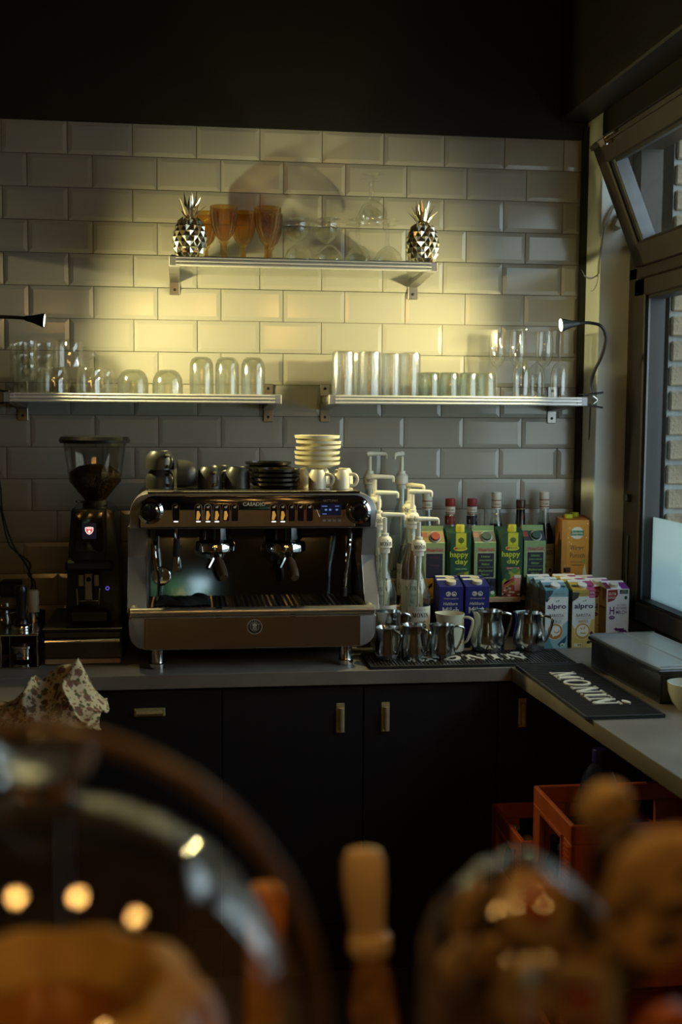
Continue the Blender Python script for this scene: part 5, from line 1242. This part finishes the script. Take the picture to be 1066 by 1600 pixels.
ZM = ZC + .0085
def jp(x, y, Z=None): return atz(x, y, ZM)
for key, mk, x, y, rz, lb in (('j1', jug(.092, .037, .034, M_steel), 606, 1029, -1.1, 'narrow steel milk jug at the machine end, handle toward the viewer'),
                              ('j2', jug(.098, .0385, .034, M_steel), 649, 1030, -1.0, 'steel milk jug second along the front of the rubber mat'),
                              ('j2', None, 694, 1030, .05, 'steel milk jug third along the front of the rubber mat'),
                              ('j3', jug(.120, .052, .043, M_steel), 763, 1016, .0, 'large round steel milk jug in the middle of the mat'),
                              ('j4', jug(.112, .049, .041, M_steel), 831, 1017, -.55, 'steel milk jug in front of the coconut cartons')):
    p = jp(x, y); place(key, mk, (p.x, -.545 if y > 1025 else -.447, ZM), lb, 'steel milk jugs', rz=rz)
p = jp(608, 1014); place('j5', jug(.125, .036, .034, M_steel), (at(608, 1000, -.463).x, -.463, ZM), 'tall steel milk jug behind the narrow one, against the bottles', 'steel milk jugs', rz=.1)
place('j6', jug(.112, .0425, .041, M_cream), (at(703.5, 1000, -.44).x, -.44, ZM), 'cream enamel milk jug behind the steel jugs', rz=-.6)

# ================================================================== RUBBER BAR MATS
M_matl = mat('white_mat_letters', (.62, .60, .52), .6, var=.08)
def bar_mat(name, label, loc, rz, lx, ly):
    t = thing(name, label, 'bar mat', loc, rz)
    MB().box((-lx / 2, -ly / 2, 0), (lx / 2, ly / 2, .004), M_rubber, .001).box((-lx / 2, -ly / 2, .004), (lx / 2, -ly / 2 + .006, .009), M_rubber, .001).box((-lx / 2, ly / 2 - .006, .004), (lx / 2, ly / 2, .009), M_rubber, .001).box((-lx / 2, -ly / 2 + .006, .004), (-lx / 2 + .006, ly / 2 - .006, .009), M_rubber, .001).box((lx / 2 - .006, -ly / 2 + .006, .004), (lx / 2, ly / 2 - .006, .009), M_rubber, .001).build('base', t)
    mb = MB(); nx, ny = int(lx / .0105), int(ly / .0105)
    for i in range(nx):
        x = -lx / 2 + .01 + i * (lx - .02) / (nx - 1); mb.box((x - .0022, -ly / 2 + .006, .004), (x + .0022, ly / 2 - .006, .0075), M_rubber)
    for j in range(ny):
        y = -ly / 2 + .01 + j * (ly - .02) / (ny - 1); mb.box((-lx / 2 + .006, y - .0016, .004), (lx / 2 - .006, y + .0016, .0062), M_rubber)
    mb.build('ribs', t, kind='stuff', smooth=None)
    hgt, W2 = .070, .36; x = -W2 / 2; tot = serif('MONIN')[1]; k = W2 / tot; cx = 0
    for ch in 'MONIN':
        ps, w_ = serif(ch); mb = MB()
        for p in ps: mb.prism([((cx + a) * k - W2 / 2, (b - .5) * hgt) for a, b in p], 'z', .006, .0098, M_matl)
        mb.build('letter', t, smooth=None); cx += w_ + .14
    MB().prism([(W2 / 2 - .02 + .016 * math.cos(a), .052 + .007 * math.sin(a) + .004 * math.cos(a)) for a in [2 * PI * i / 14 for i in range(14)]], 'z', .006, .0098, M_matl).build('leaf_mark', t, smooth=None)
    return t
bar_mat('bar_mat', 'black ribbed rubber mat under the milk jugs with raised white lettering', (1.18, -.555, ZC + .0005), 0, .60, .195)
bar_mat('bar_mat', 'black ribbed rubber mat on the window arm with white letters running lengthwise', (1.398, -.955, ZC + .0005), -PI / 2 + .012, .575, .20)

# ================================================================== ICE BOX, CUP, CRATES
M_lid = thin_glass('frosted_lid', (.80, .83, .85), (.60, .63, .65), .9, .18, body=.32, bcol=(.62, .66, .68))
t = thing('condiment_box', 'black condiment box with frosted compartment lid on the window arm', 'box', (1.625, -.885, ZC + .0005), .045)
lx, ly, hz = .095, .225, .086
mb = MB()
for a, b in (((-lx, -ly, 0), (lx, ly, .004)), ((-lx, -ly, .004), (-lx + .004, ly, hz)), ((lx - .004, -ly, .004), (lx, ly, hz)), ((-lx + .004, -ly, .004), (lx - .004, -ly + .004, hz)), ((-lx + .004, ly - .004, .004), (lx - .004, ly, hz))): mb.box(a, b, M_gbody, .001)
mb.box((-lx - .008, -ly - .008, hz - .010), (lx + .008, -ly, hz), M_gbody, .002).box((-lx - .008, ly, hz - .010), (lx + .008, ly + .008, hz), M_gbody, .002).box((-lx - .008, -ly, hz - .010), (-lx, ly, hz), M_gbody, .002).box((lx, -ly, hz - .010), (lx + .008, ly, hz), M_gbody, .002)
mb.build('bin', t)
for i in range(2):
    for j in range(5):
        x0, x1 = -lx + .006 + i * (lx - .006), -lx + .006 + (i + 1) * (lx - .006); y0, y1 = -ly + .006 + j * .0866, -ly + .006 + (j + 1) * .0866
        MB().box((x0 + .003, y0 + .003, hz - .05), (x1 - .003, y1 - .003, hz - .002), mat('white_insert', (.55, .56, .56), .5), .004).build('compartment', t)
MB().box((-lx - .004, -ly - .004, hz + .001), (lx + .004, ly + .004, hz + .006), M_lid, .002).box((-lx, -ly, hz + .006), (lx, -ly + .004, hz + .009), M_lid).box((-lx, ly - .004, hz + .006), (lx, ly, hz + .009), M_lid).box((-.002, -ly, hz + .006), (.002, ly, hz + .0085), M_lid).build('lid', t)
c = atz(1077, 1108, ZC)
t = thing('white_bowl', 'small white bowl at the near end of the condiment box', 'bowl', (c.x, c.y, ZC + .0005))
MB().lathe([(0, .002), (.026, .001), (.028, 0), (.03, .003), (.042, .018), (.051, .042), (.054, .066), (.0505, .066), (.047, .042), (.036, .018), (0, .010)], mat('white_porcelain', (.62, .64, .56), .25, var=.03), n=32).build('shell', t)

M_crate = mat('orange_red_crate', (.46, .095, .03), .42, var=.12, scale=12)
def crate(wx, wy, h):
    def f():
        t = thing('bottle_crate', '', 'crate'); th = .012
        MB().box((0, 0, 0), (wx, wy, .012), M_crate, .002).build('floor_plate', t)
        def side(a, b, horiz):
            mb = MB()
            def seg(u0, u1, z0, z1):
                if horiz: mb.box((u0, a, z0), (u1, b, z1), M_crate, .0025)
                else: mb.box((a, u0, z0), (b, u1, z1), M_crate, .0025)
            Lq = wx if horiz else wy
            seg(0, Lq, h - .045, h); seg(0, Lq, .012, h * .42); seg(0, Lq * .2, h * .42, h - .045); seg(Lq * .8, Lq, h * .42, h - .045)
            return mb
        sd = []
        for a, b, hz_ in ((0, th, False), (wx - th, wx, False)): sd.append(side(a, b, hz_).build('side_wall', t))
        for a, b in ((0, th), (wy - th, wy)): sd.append(side(a, b, True).build('end_wall', t))
        mb = MB()
        for k in range(9): mb.box((-.0035, wy * .05, h - .06 - k * .012), (0, wy * .17, h - .055 - k * .012), M_crate)
        for y in (wy * .21, wy * .77): mb.box((-.004, y, h * .40), (.001, y + .008, h - .043), M_crate, .001)
        mb.box((-.004, wy * .21, h - .052), (.001, wy * .79, h - .043), M_crate, .001).box((-.004, wy * .21, h * .40), (.001, wy * .79, h * .42), M_crate, .001)
        mb.build('grip_rib', t)
        return t
    return f
h1, h2 = .275, .35
C1 = crate(.40, .305, h1); C2 = crate(.40, .30, h2)
g_ = 'orange-red bottle crates'
place('cr1', C1, (1.215, -1.038, .0005), 'lower orange-red crate beneath the shorter stack by the cabinet', g_)
place('cr1', C1, (1.215, -1.038, h1 + .001), 'orange-red crate holding capped bottles, upper one of the stack nearest the cabinet', g_)
place('cr2', C2, (1.24, -1.345, .0005), 'lower orange-red crate under the taller stack with the water bottle', g_)
place('cr2', C2, (1.24, -1.345, h2 + .001), 'orange-red crate holding the blue water bottle, upper one of the taller stack', g_)
M_bbg = mat('dark_bottle_glass', (.012, .010, .008), .1, var=.1)
def beer(capc):
    def f():
        t = thing('crown_cap_bottle', '', 'bottle')
        MB().lathe([(0, 0), (.028, 0), (.030, .006), (.030, .12), (.024, .15), (.0135, .175), (.0125, .215), (0, .215)], M_bbg, n=20).build('glass_body', t, smooth=50)
        MB().lathe([(.0145, .209), (.014, .216), (.011, .220), (0, .221)], mat('cap_' + capc, capc, .35, .4), n=20).build('crown_cap', t); return t
    return f
zc1 = h1 + .001 + .013
CB = [(797, 1282, 'silver', '#b8b4a6'), (805, 1297, 'silver', '#b8b4a6'), (825.5, 1280, 'red', '#a8402c')]
nmB = ['nearest the crate corner', 'in front of another', 'beside the taller crate']
for k, (x, y, cn, cc) in enumerate(CB):
    p = atz(x, y, zc1 + .221); place('beer' + cn, beer(cc), ((1.265, 1.275, 1.345)[k], (-.80, -.885, -.815)[k], zc1), 'dark bottle with %s crown cap in the crate, %s' % (cn, nmB[k]), 'bottles in the crates')
zc2 = h2 + .001 + .013
for k, (x, y) in enumerate(((876, 1258), (884, 1275))):
    p = atz(x, y, zc2 + .221); place('beerblue', beer('#2f4458'), ((1.286, 1.286)[k], (-1.090, -1.152)[k], zc2), 'dark bottle with blue-grey cap in the taller crate, %s' % ('rear' if k == 0 else 'front'), 'bottles in the crates')
yb_ = -1.19; top = at(933, 1170, yb_)
t = thing('water_bottle', 'large clear blue plastic water bottle with dark blue cap', 'bottle', (at(936, 1230, yb_).x, yb_, zc2)); Hb = top.z - zc2
G_pet = thin_glass('blue_tinted_plastic', (.62, .70, .90), (.22, .28, .50), 1.0, .06, body=.03, bcol=(.4, .5, .8))
MB().lathe([(0, .003), (.045, .0), (.049, .012), (.049, Hb - .13), (.047, Hb - .10), (.040, Hb - .07), (.026, Hb - .045), (.0165, Hb - .035), (.0165, Hb - .02), (.015, Hb - .02), (.0155, Hb - .034), (.025, Hb - .047), (.039, Hb - .072), (.0455, Hb - .10), (.0475, Hb - .13), (.0475, .014), (0, .006)], G_pet, n=28, mod=lambda a, z: 1 + .02 * math.cos(5 * a) * (1 if z < .06 else 0)).build('body', t, smooth=50)
MB().lathe([(.018, Hb - .032), (.018, Hb - .004), (.016, Hb), (0, Hb)], mat('dark_blue_cap', (.012, .012, .11), .4), n=24, mod=lambda a, z: 1 + .02 * math.cos(24 * a)).build('cap', t)

# ================================================================== FLORAL CLOTH
def floral():
    m = bpy.data.materials.new('floral_cotton'); m.use_nodes = True; n = m.node_tree; b = n.nodes['Principled BSDF']; b.inputs['Roughness'].default_value = .85
    t = n.nodes.new('ShaderNodeTexCoord')
    base = n.nodes.new('ShaderNodeRGB'); base.outputs[0].default_value = (*srgb('#b3aa92'), 1); last = base.outputs[0]
    for sc, thr, col, off in ((40, .42, '#5e4032', 0), (58, .33, '#46502f', 3), (95, .33, '#7a5a42', 7)):
        mp = n.nodes.new('ShaderNodeMapping'); mp.inputs['Location'].default_value = (off, off * .7, off * .3)
        v = n.nodes.new('ShaderNodeTexVoronoi'); v.inputs['Scale'].default_value = sc; no = n.nodes.new('ShaderNodeTexNoise'); no.inputs['Scale'].default_value = sc * 2.2; no.inputs['Detail'].default_value = 3
        ad = n.nodes.new('ShaderNodeMath'); ad.operation = 'MULTIPLY_ADD'; ad.inputs[1].default_value = .5
        cp = n.nodes.new('ShaderNodeMath'); cp.operation = 'LESS_THAN'; cp.inputs[1].default_value = thr + .22
        mx = n.nodes.new('ShaderNodeMix'); mx.data_type = 'RGBA'
        n.links.new(t.outputs['Object'], mp.inputs[0]); n.links.new(mp.outputs[0], v.inputs['Vector']); n.links.new(mp.outputs[0], no.inputs['Vector'])
        n.links.new(no.outputs['Fac'], ad.inputs[0]); n.links.new(v.outputs['Distance'], ad.inputs[2]); n.links.new(ad.outputs[0], cp.inputs[0])
        n.links.new(cp.outputs[0], mx.inputs['Factor']); n.links.new(last, mx.inputs['A']); mx.inputs['B'].default_value = (*srgb(col), 1); last = mx.outputs['Result']
    n.links.new(last, b.inputs['Base Color']); return m
M_flo = floral(); mb = MB(); cy_ = -1.08; c = at(78, 1100, cy_); nx, ny = 80, 56; vs = []
pk = [(at(95, 1090, cy_).x, .02, .050, .125), (at(124, 1090, cy_).x, .00, .046, .108), (at(55, 1090, cy_).x, -.02, .055, .075), (at(110, 1090, cy_).x, -.05, .045, .07), (at(20, 1090, cy_).x, -.02, .06, .035), (at(140, 1090, cy_).x, -.07, .04, .03)]
x_a, x_b = at(-25, 1100, cy_).x, at(166, 1100, cy_).x
for j in range(ny):
    for i in range(nx):
        u, v = i / (nx - 1), j / (ny - 1)
        x = x_a + u * (x_b - x_a); y = cy_ - .15 + v * .26
        x += .008 * math.sin(9 * v + 3 * u); y += .012 * math.sin(11 * u + 2 * v)
        s1 = 0
        for px_, dy, s_, a in pk:
            q = ((x - px_) ** 2 + ((y - cy_ - dy) * .75) ** 2) / s_ ** 2; s1 += (a * math.exp(-q)) ** 4
        h = s1 ** .25
        r1 = 1 - abs(math.sin(10 * u + 5 * v + 1.2 * math.sin(7 * v))); r2 = 1 - abs(math.sin(23 * u - 9 * v + math.sin(5 * u)))
        h = h * (.90 + .16 * r1) + .012 * r1 ** 2 * (.4 + min(1, h / .05)) + .005 * r2 ** 2 + .004
        vs.append((x, y, ZC + .002 + h))
mb._add(vs, [(j * nx + i, j * nx + i + 1, (j + 1) * nx + i + 1, (j + 1) * nx + i) for j in range(ny - 1) for i in range(nx - 1)], M_flo)
o = mb.build('floral_cloth', smooth=70); md = o.modifiers.new('s', 'SOLIDIFY'); md.thickness = .002
tag(o, 'crumpled cream cloth with brown and green floral print on the worktop', 'cloth')

# ================================================================== FOREGROUND BAR WITH CAKES
ZBAR = 1.12
M_barw = mat('dark_bar_wood', (.34, .20, .09), .35, var=.4, scale=5, stretch=(1, 8, 8))
t = thing('added_bar_counter', 'added unseen dark wooden bar counter below the cakes in front', 'counter', (.4, -3.6, 0))  # unseen counter, invented to carry the cakes and reflect in the chrome
MB().box((-1.4, -4.25, ZBAR - .04), (1.65, -3.02, ZBAR), M_barw, .004).build('bar_top', t, world=True)
MB().box((-1.35, -4.10, 0), (1.60, -3.10, ZBAR - .041), M_barw, .004).build('bar_body', t, world=True)

def disc(d):                     # y on the plane at camera distance d along the view
    return CAM.y + d
G_dome = thin_glass('dome_glass', (.95, .95, .94), (.50, .50, .46), 1.2, .03)
YD = disc(.60); c = at(75, 1649, YD); R_ = 399 * (YD - CAM.y) / F_PX * 1.03
t = thing('cake_dome', 'clear glass cake dome with ball knob over a glazed cake', 'cake dome', (c.x, YD, ZBAR + .0005 + .016))
zc_ = c.z - t.location.z
prof = [(R_, 0), (R_, zc_)] + [(R_ * math.cos(a), zc_ + R_ * math.sin(a)) for a in [PI / 2 * k / 16 for k in range(1, 16)]] + [(.012, zc_ + R_)]
MB().lathe(prof + [(r - .003, z - .003 if z > zc_ else z) for r, z in prof[::-1]], G_dome, n=64, close=True).build('glass_dome', t, smooth=60)
G_knob = solid_glass('knob_glass', (.93, .95, .93), .02)
kz = zc_ + R_; kr = .0265
MB().lathe([(.021, kz - .002), (.017, kz + .003), (.014, kz + .007), (.015, kz + .010)] + [(kr * math.cos(a), kz + .026 + .019 * math.sin(a)) for a in [-PI / 2 * .62 + PI * .81 * k / 12 for k in range(13)]] + [(0, kz + .026 + .019)], G_knob, n=40).build('knob', t, smooth=60)
t = thing('cake_plate', 'dark round plate under the glass cake dome', 'plate', (c.x, YD, ZBAR + .0005))
MB().lathe([(0, 0), (R_ * .8, 0), (R_ + .012, .010), (R_ + .014, .014), (R_ + .010, .0155), (0, .0155)], mat('dark_slate_plate', (.03, .027, .025), .4), n=48).build('disc', t)
M_cake = mat('orange_glaze', (.50, .21, .035), .35, var=.45, scale=30, bump=.5, bscale=40, coat=.4)
t = thing('glazed_cake', 'orange glazed ring cake under the glass dome', 'cake', (c.x, YD, ZBAR + .018))
hz = at(300, 1525, YD).z - ZBAR - .018
MB().lathe([(.025, 0), (R_ * .80, 0), (R_ * .84, .02), (R_ * .80, hz * .55), (R_ * .62, hz * .95), (R_ * .45, hz), (R_ * .30, hz * .9), (.025, hz * .6)], M_cake, n=48, mod=lambda a, z: 1 + .04 * math.cos(10 * a), close=True).build('ring', t, smooth=60)
MB().lathe([(R_ * .30, hz * .91), (R_ * .45, hz * 1.012), (R_ * .56, hz * .985), (R_ * .60, hz * .96)], mat('pale_icing', (.58, .36, .10), .5, var=.2), n=48, mod=lambda a, z: 1 + .05 * math.cos(10 * a)).build('icing', t, smooth=60)
# brown hoop standing in for the reflecting rim of a larger glass dome
YH = disc(.52); c = at(0, 1632, YH); RH = 500 * (YH - CAM.y) / F_PX * 1.02
t = thing('brown_hoop', 'curved brown hoop standing in for a glass rim over the cake dome', 'handle hoop', (c.x, YH, ZBAR + .0005))
zz = c.z - ZBAR
MB().tube([(RH * math.cos(a), 0, zz + RH * math.sin(a)) for a in [PI * k / 30 for k in range(31)]], .0042, mat('reflection_brown', (.12, .07, .032), .4, var=.3, scale=40, coat=.3), 12).tube([(RH, 0, .002), (RH, 0, zz)], .0042, MATS['reflection_brown'], 12).tube([(-RH, 0, .002), (-RH, 0, zz)], .0042, MATS['reflection_brown'], 12).build('hoop', t)
# orange packet
YO = disc(.80); a, b = at(385, 1600, YO), at(443, 1388, YO)
t = thing('orange_packet', 'small orange patterned packet standing behind the glass dome', 'packet', ((a.x + b.x) / 2, YO, ZBAR + .0005)); hw = (b.x - a.x) / 2; hz = b.z - ZBAR
MB().prism(outline([(-hw, 0), (hw, 0), (hw, hz), (-hw, hz)], [.002, .002, .006, .006]), 'y', -.012, .012, mat('orange_print', (.90, .50, .12), .5, var=.5, scale=60, col2=(.75, .24, .04)), .002).build('pack', t)
MB().box((-hw * .9, -.014, hz * .25), (hw * .9, -.012, hz * .5), mat('pale_band', (.6, .45, .2), .5)).build('printed_band', t)
# spatula in a tumbler
YS = disc(.86)
top = at(568, 1325, YS); col_ = at(576, 1462, YS); bl0 = at(577, 1490, YS); bl1 = at(590, 1640, YS)
t = thing('spatula', 'cake spatula with cream plastic handle pointing up', 'spatula', (bl1.x, YS, ZBAR + .0005))
M_ivory = mat('cream_handle_plastic', (.74, .58, .33), .35, var=.05)
def flatbar(mb, pts, m):         # pts: (x, z, halfwidth, halfthick)
    rings = []; i = mb.mi(m)
    for x, z, w_, th in pts:
        rings.append([mb.bm.verts.new((x + w_ * math.copysign(abs(math.cos(q)) ** .7, math.cos(q)), YS + th * math.sin(q), z)) for q in [2 * PI * k / 20 for k in range(20)]])
    for A, B in zip(rings, rings[1:]):
        for k in range(20): f = mb.bm.faces.new((A[k], A[(k + 1) % 20], B[(k + 1) % 20], B[k])); f.material_index = i
    for R2 in (rings[0], rings[-1]): f = mb.bm.faces.new(R2); f.material_index = i
px_ = mpp(YS)
mb = MB(); flatbar(mb, [(top.x, top.z, 12 * px_, .004), (top.x, top.z - 5 * px_, 27 * px_, .009), (top.x, top.z - 20 * px_, 34 * px_, .011), (top.x + .0005, top.z - 60 * px_, 35 * px_, .012), (col_.x - .002, col_.z + 40 * px_, 30 * px_, .010), (col_.x - .0005, col_.z, 27 * px_, .009)], M_ivory); mb.build('handle', t, world=True)
mb = MB(); flatbar(mb, [(col_.x, col_.z + 6 * px_, 29 * px_, .010), (col_.x + .0005, col_.z, 34 * px_, .012), (bl0.x, bl0.z + 6 * px_, 34 * px_, .012), (bl0.x, bl0.z, 29 * px_, .010)], M_ivory); mb.build('collar', t, world=True)
mb = MB(); flatbar(mb, [(bl0.x, bl0.z + 2 * px_, 25 * px_, .004), (bl0.x + .003, bl0.z - 40 * px_, 31 * px_, .003), (bl1.x - .004, bl0.z - 85 * px_, 38 * px_, .002), (bl1.x - .001, bl0.z - 140 * px_, 38 * px_, .0015), (bl1.x, ZBAR + .004, 30 * px_, .001)], mat('reflection_brown_steel', (.40, .27, .12), .35, 1.0, var=.5, scale=50, bump=.4, bscale=60)); mb.build('blade', t, world=True)  # brown mottling painted in for warm reflections on the steel
# pastries on the window side
M_dough = mat('golden_dough', (.55, .36, .15), .6, var=.25, scale=25, bump=.6, bscale=50)
M_pale = mat('pale_biscuit', (.50, .37, .19), .65, var=.2, scale=30, bump=.4, bscale=60)
M_choc = mat('dark_chocolate', (.035, .014, .006), .4, var=.3)
M_jam = mat('red_orange_jam', (.36, .085, .02), .25, var=.4, scale=25, coat=.5)
G_jar = thin_glass('cookie_jar_glass', (.93, .94, .95), (.42, .44, .48), 1.5, .04)
YJr = disc(.60); k_ = (YJr - CAM.y) / F_PX * 1.02
c = at(812, 1505, YJr); Rj = 162 * k_
t = thing('cookie_jar', 'rounded glass jar full of biscuits and jam pastries', 'jar', (c.x, YJr, ZBAR + .0005)); zc_ = c.z - ZBAR
prof = [(Rj * .7, 0), (Rj * .92, .01), (Rj, .03), (Rj, zc_)] + [(Rj * math.cos(a), zc_ + Rj * math.sin(a)) for a in [PI / 2 * k / 12 for k in range(1, 9)]]
MB().lathe(prof + [(r - .003, z + .001) for r, z in prof[::-1]] , G_jar, n=48).build('glass_wall', t, smooth=60)
MB().lathe([(Rj * .52, zc_ + Rj * .86), (Rj * .50, zc_ + Rj * .92), (Rj * .2, zc_ + Rj * .98), (.010, zc_ + Rj * 1.0), (.013, zc_ + Rj * 1.08), (0, zc_ + Rj * 1.14)], G_jar, n=40).build('lid', t, smooth=60)
def biscuit(r, th, m, chips=0, jam=False, hole=False, seed=0):
    def f():
        t = thing('biscuit', '', 'biscuit')
        MB().lathe([(0, -th), (r * .85, -th), (r, -th * .3), (r * .96, th * .5), (r * .7, th), (0, th * 1.15)], m, n=32, mod=lambda a, z: 1 + .025 * math.sin(5 * a + seed) + .02 * math.sin(11 * a), axis='y').build('crumb', t, smooth=60)
        rn = random.Random(seed)
        if jam: MB().ball((0, -th, 0), r * .55, M_jam, 16, 10, (1, .35, 1), .04).build('jam_centre', t)
        for k in range(chips):
            a, q = rn.uniform(0, 2 * PI), r * math.sqrt(rn.uniform(.02, .7)); MB().ball((q * math.cos(a), -th * 1.02, q * math.sin(a)), rn.uniform(.11, .17) * r, M_choc, 10, 6, (1.2, .7, 1), .1, k).build('chocolate_chip', t)
        return t
    return f
def bis(key, x, y, d, rpx, m, lb, th=.3, chips=0, jam=False, tilt=(0, 0), rz=0, seed=1):
    Y = disc(d); p = at(x, y, Y); r = rpx * (Y - CAM.y) / F_PX * 1.02
    return place(key, biscuit(r, r * th, m, chips, jam, seed=seed), tuple(p), lb, 'biscuits and pastries in front', tilt=tilt, rz=rz)
bis('b1', 825, 1545, .57, 62, M_pale, 'pale round biscuit low in the glass jar', .25, 1, False, (.25, 0), .2, 3)
bis('b2', 905, 1550, .58, 55, M_pale, 'pale round biscuit with red centre low in the jar beside another', .25, 0, True, (.2, .1), -.3, 4)
bis('b3', 830, 1420, .60, 62, M_dough, 'red-orange jam pastry at the top of the jar', .35, 0, True, (-.75, 0), .1, 5)
bis('b4', 735, 1420, .62, 52, M_dough, 'brown biscuit leaning in the jar on the spatula side', .25, 2, False, (.3, .3), .8, 6)
bis('b5', 740, 1560, .61, 50, M_choc, 'dark chocolate biscuit low in the jar on the spatula side', .25, 0, False, (.2, 0), .5, 7)
bis('b10', 770, 1490, .60, 46, M_dough, 'golden biscuit in the middle of the jar', .3, 2, False, (.5, .2), .3, 14)
bis('b11', 870, 1480, .63, 55, M_dough, 'brown pastry behind the pale biscuits in the jar', .3, 1, False, (.2, -.2), -.4, 15)
bis('b12', 712, 1500, .585, 40, M_pale, 'small pale biscuit against the jar wall', .3, 1, False, (.3, .5), .9, 16)
bis('b13', 905, 1430, .625, 58, M_choc, 'dark brown pastry on the window side of the jar', .4, 0, False, (.3, -.2), -.5, 17)
bis('b14', 895, 1500, .64, 62, M_dough, 'golden pastry deep in the jar on the window side', .35, 2, False, (.1, -.1), -.2, 18)
bis('b15', 800, 1470, .64, 66, M_choc, 'chocolate pastry deep in the middle of the jar', .35, 0, False, (.1, .1), .2, 19)
bis('b6', 1035, 1400, .52, 118, M_dough, 'large golden cookie with dark chocolate chips close to the viewer', .2, 8, False, (.05, 0), .25, 9)
bis('b7', 945, 1262, .66, 48, M_pale, 'small tan biscuit on top of the pile behind the large cookie', .5, 2, False, (.3, 0), .2, 10)
bis('b8', 1040, 1615, .54, 60, M_jam, 'orange-red pastry at the lower corner under the large cookie', .4, 0, False, (.3, 0), .1, 12)
bis('b16', 965, 1480, .66, 85, M_choc, 'large dark brown pastry behind the jar and the large cookie', .35, 0, False, (.1, 0), .3, 20)
bis('b9', 970, 1345, .65, 66, M_choc, 'dark brown biscuit between the jar and the large cookie', .3, 0, False, (.1, 0), .4, 13)
# plate stand carrying the large cookies
Yp = disc(.60); p = at(1140, 1600, Yp)
t = thing('cookie_stand', 'dark cake stand under the large cookie', 'stand', (p.x + .01, Yp + .02, ZBAR + .0005))
MB().lathe([(0, 0), (.05, 0), (.05, .006), (.012, .012), (.012, .05), (.045, .056), (.048, .058), (.05, .064), (0, .062)], M_choc, n=40).build('pedestal', t)

# ================================================================== PENDANT BULBS ADDED OUT OF VIEW FOR LIGHT AND REFLECTIONS
M_glow = mat('added_bulb_glow', (1, .6, .2), .4, emit=BULB_E, ecol=(1, .52, .14))
def pendant():
    t = thing('added_pendant', '', 'lamp')
    MB().ball((0, 0, 0), .038, M_glow, 16, 10).build('bulb', t)
    MB().lathe([(.016, .034), (.018, .045), (.016, .085), (.005, .09), (0, .09)], M_brass, n=16).build('socket', t)
    MB().tube([(0, 0, .088), (0, 0, .9)], .003, M_cord, 6).build('cable', t)
    return t
PN = [(.13, -3.25, 2.25), (.48, -3.25, 2.25), (.90, -3.25, 2.25), (1.0, -4.35, 2.15), (-.6, -5.1, 2.30), (.3, -5.2, 2.30), (1.2, -5.1, 2.30)]
for k, q in enumerate(PN): place('pend', pendant, q, 'added warm bare pendant bulb out of view, %s' % ('over the bar above the glass dome', 'over the bar in front of the viewer', 'over the bar above the cookie jar', 'behind the viewer on the window side', 'in the rear row far from the window', 'in the rear row facing the rear window', 'in the rear row on the window side')[k], 'added pendant bulbs out of view')
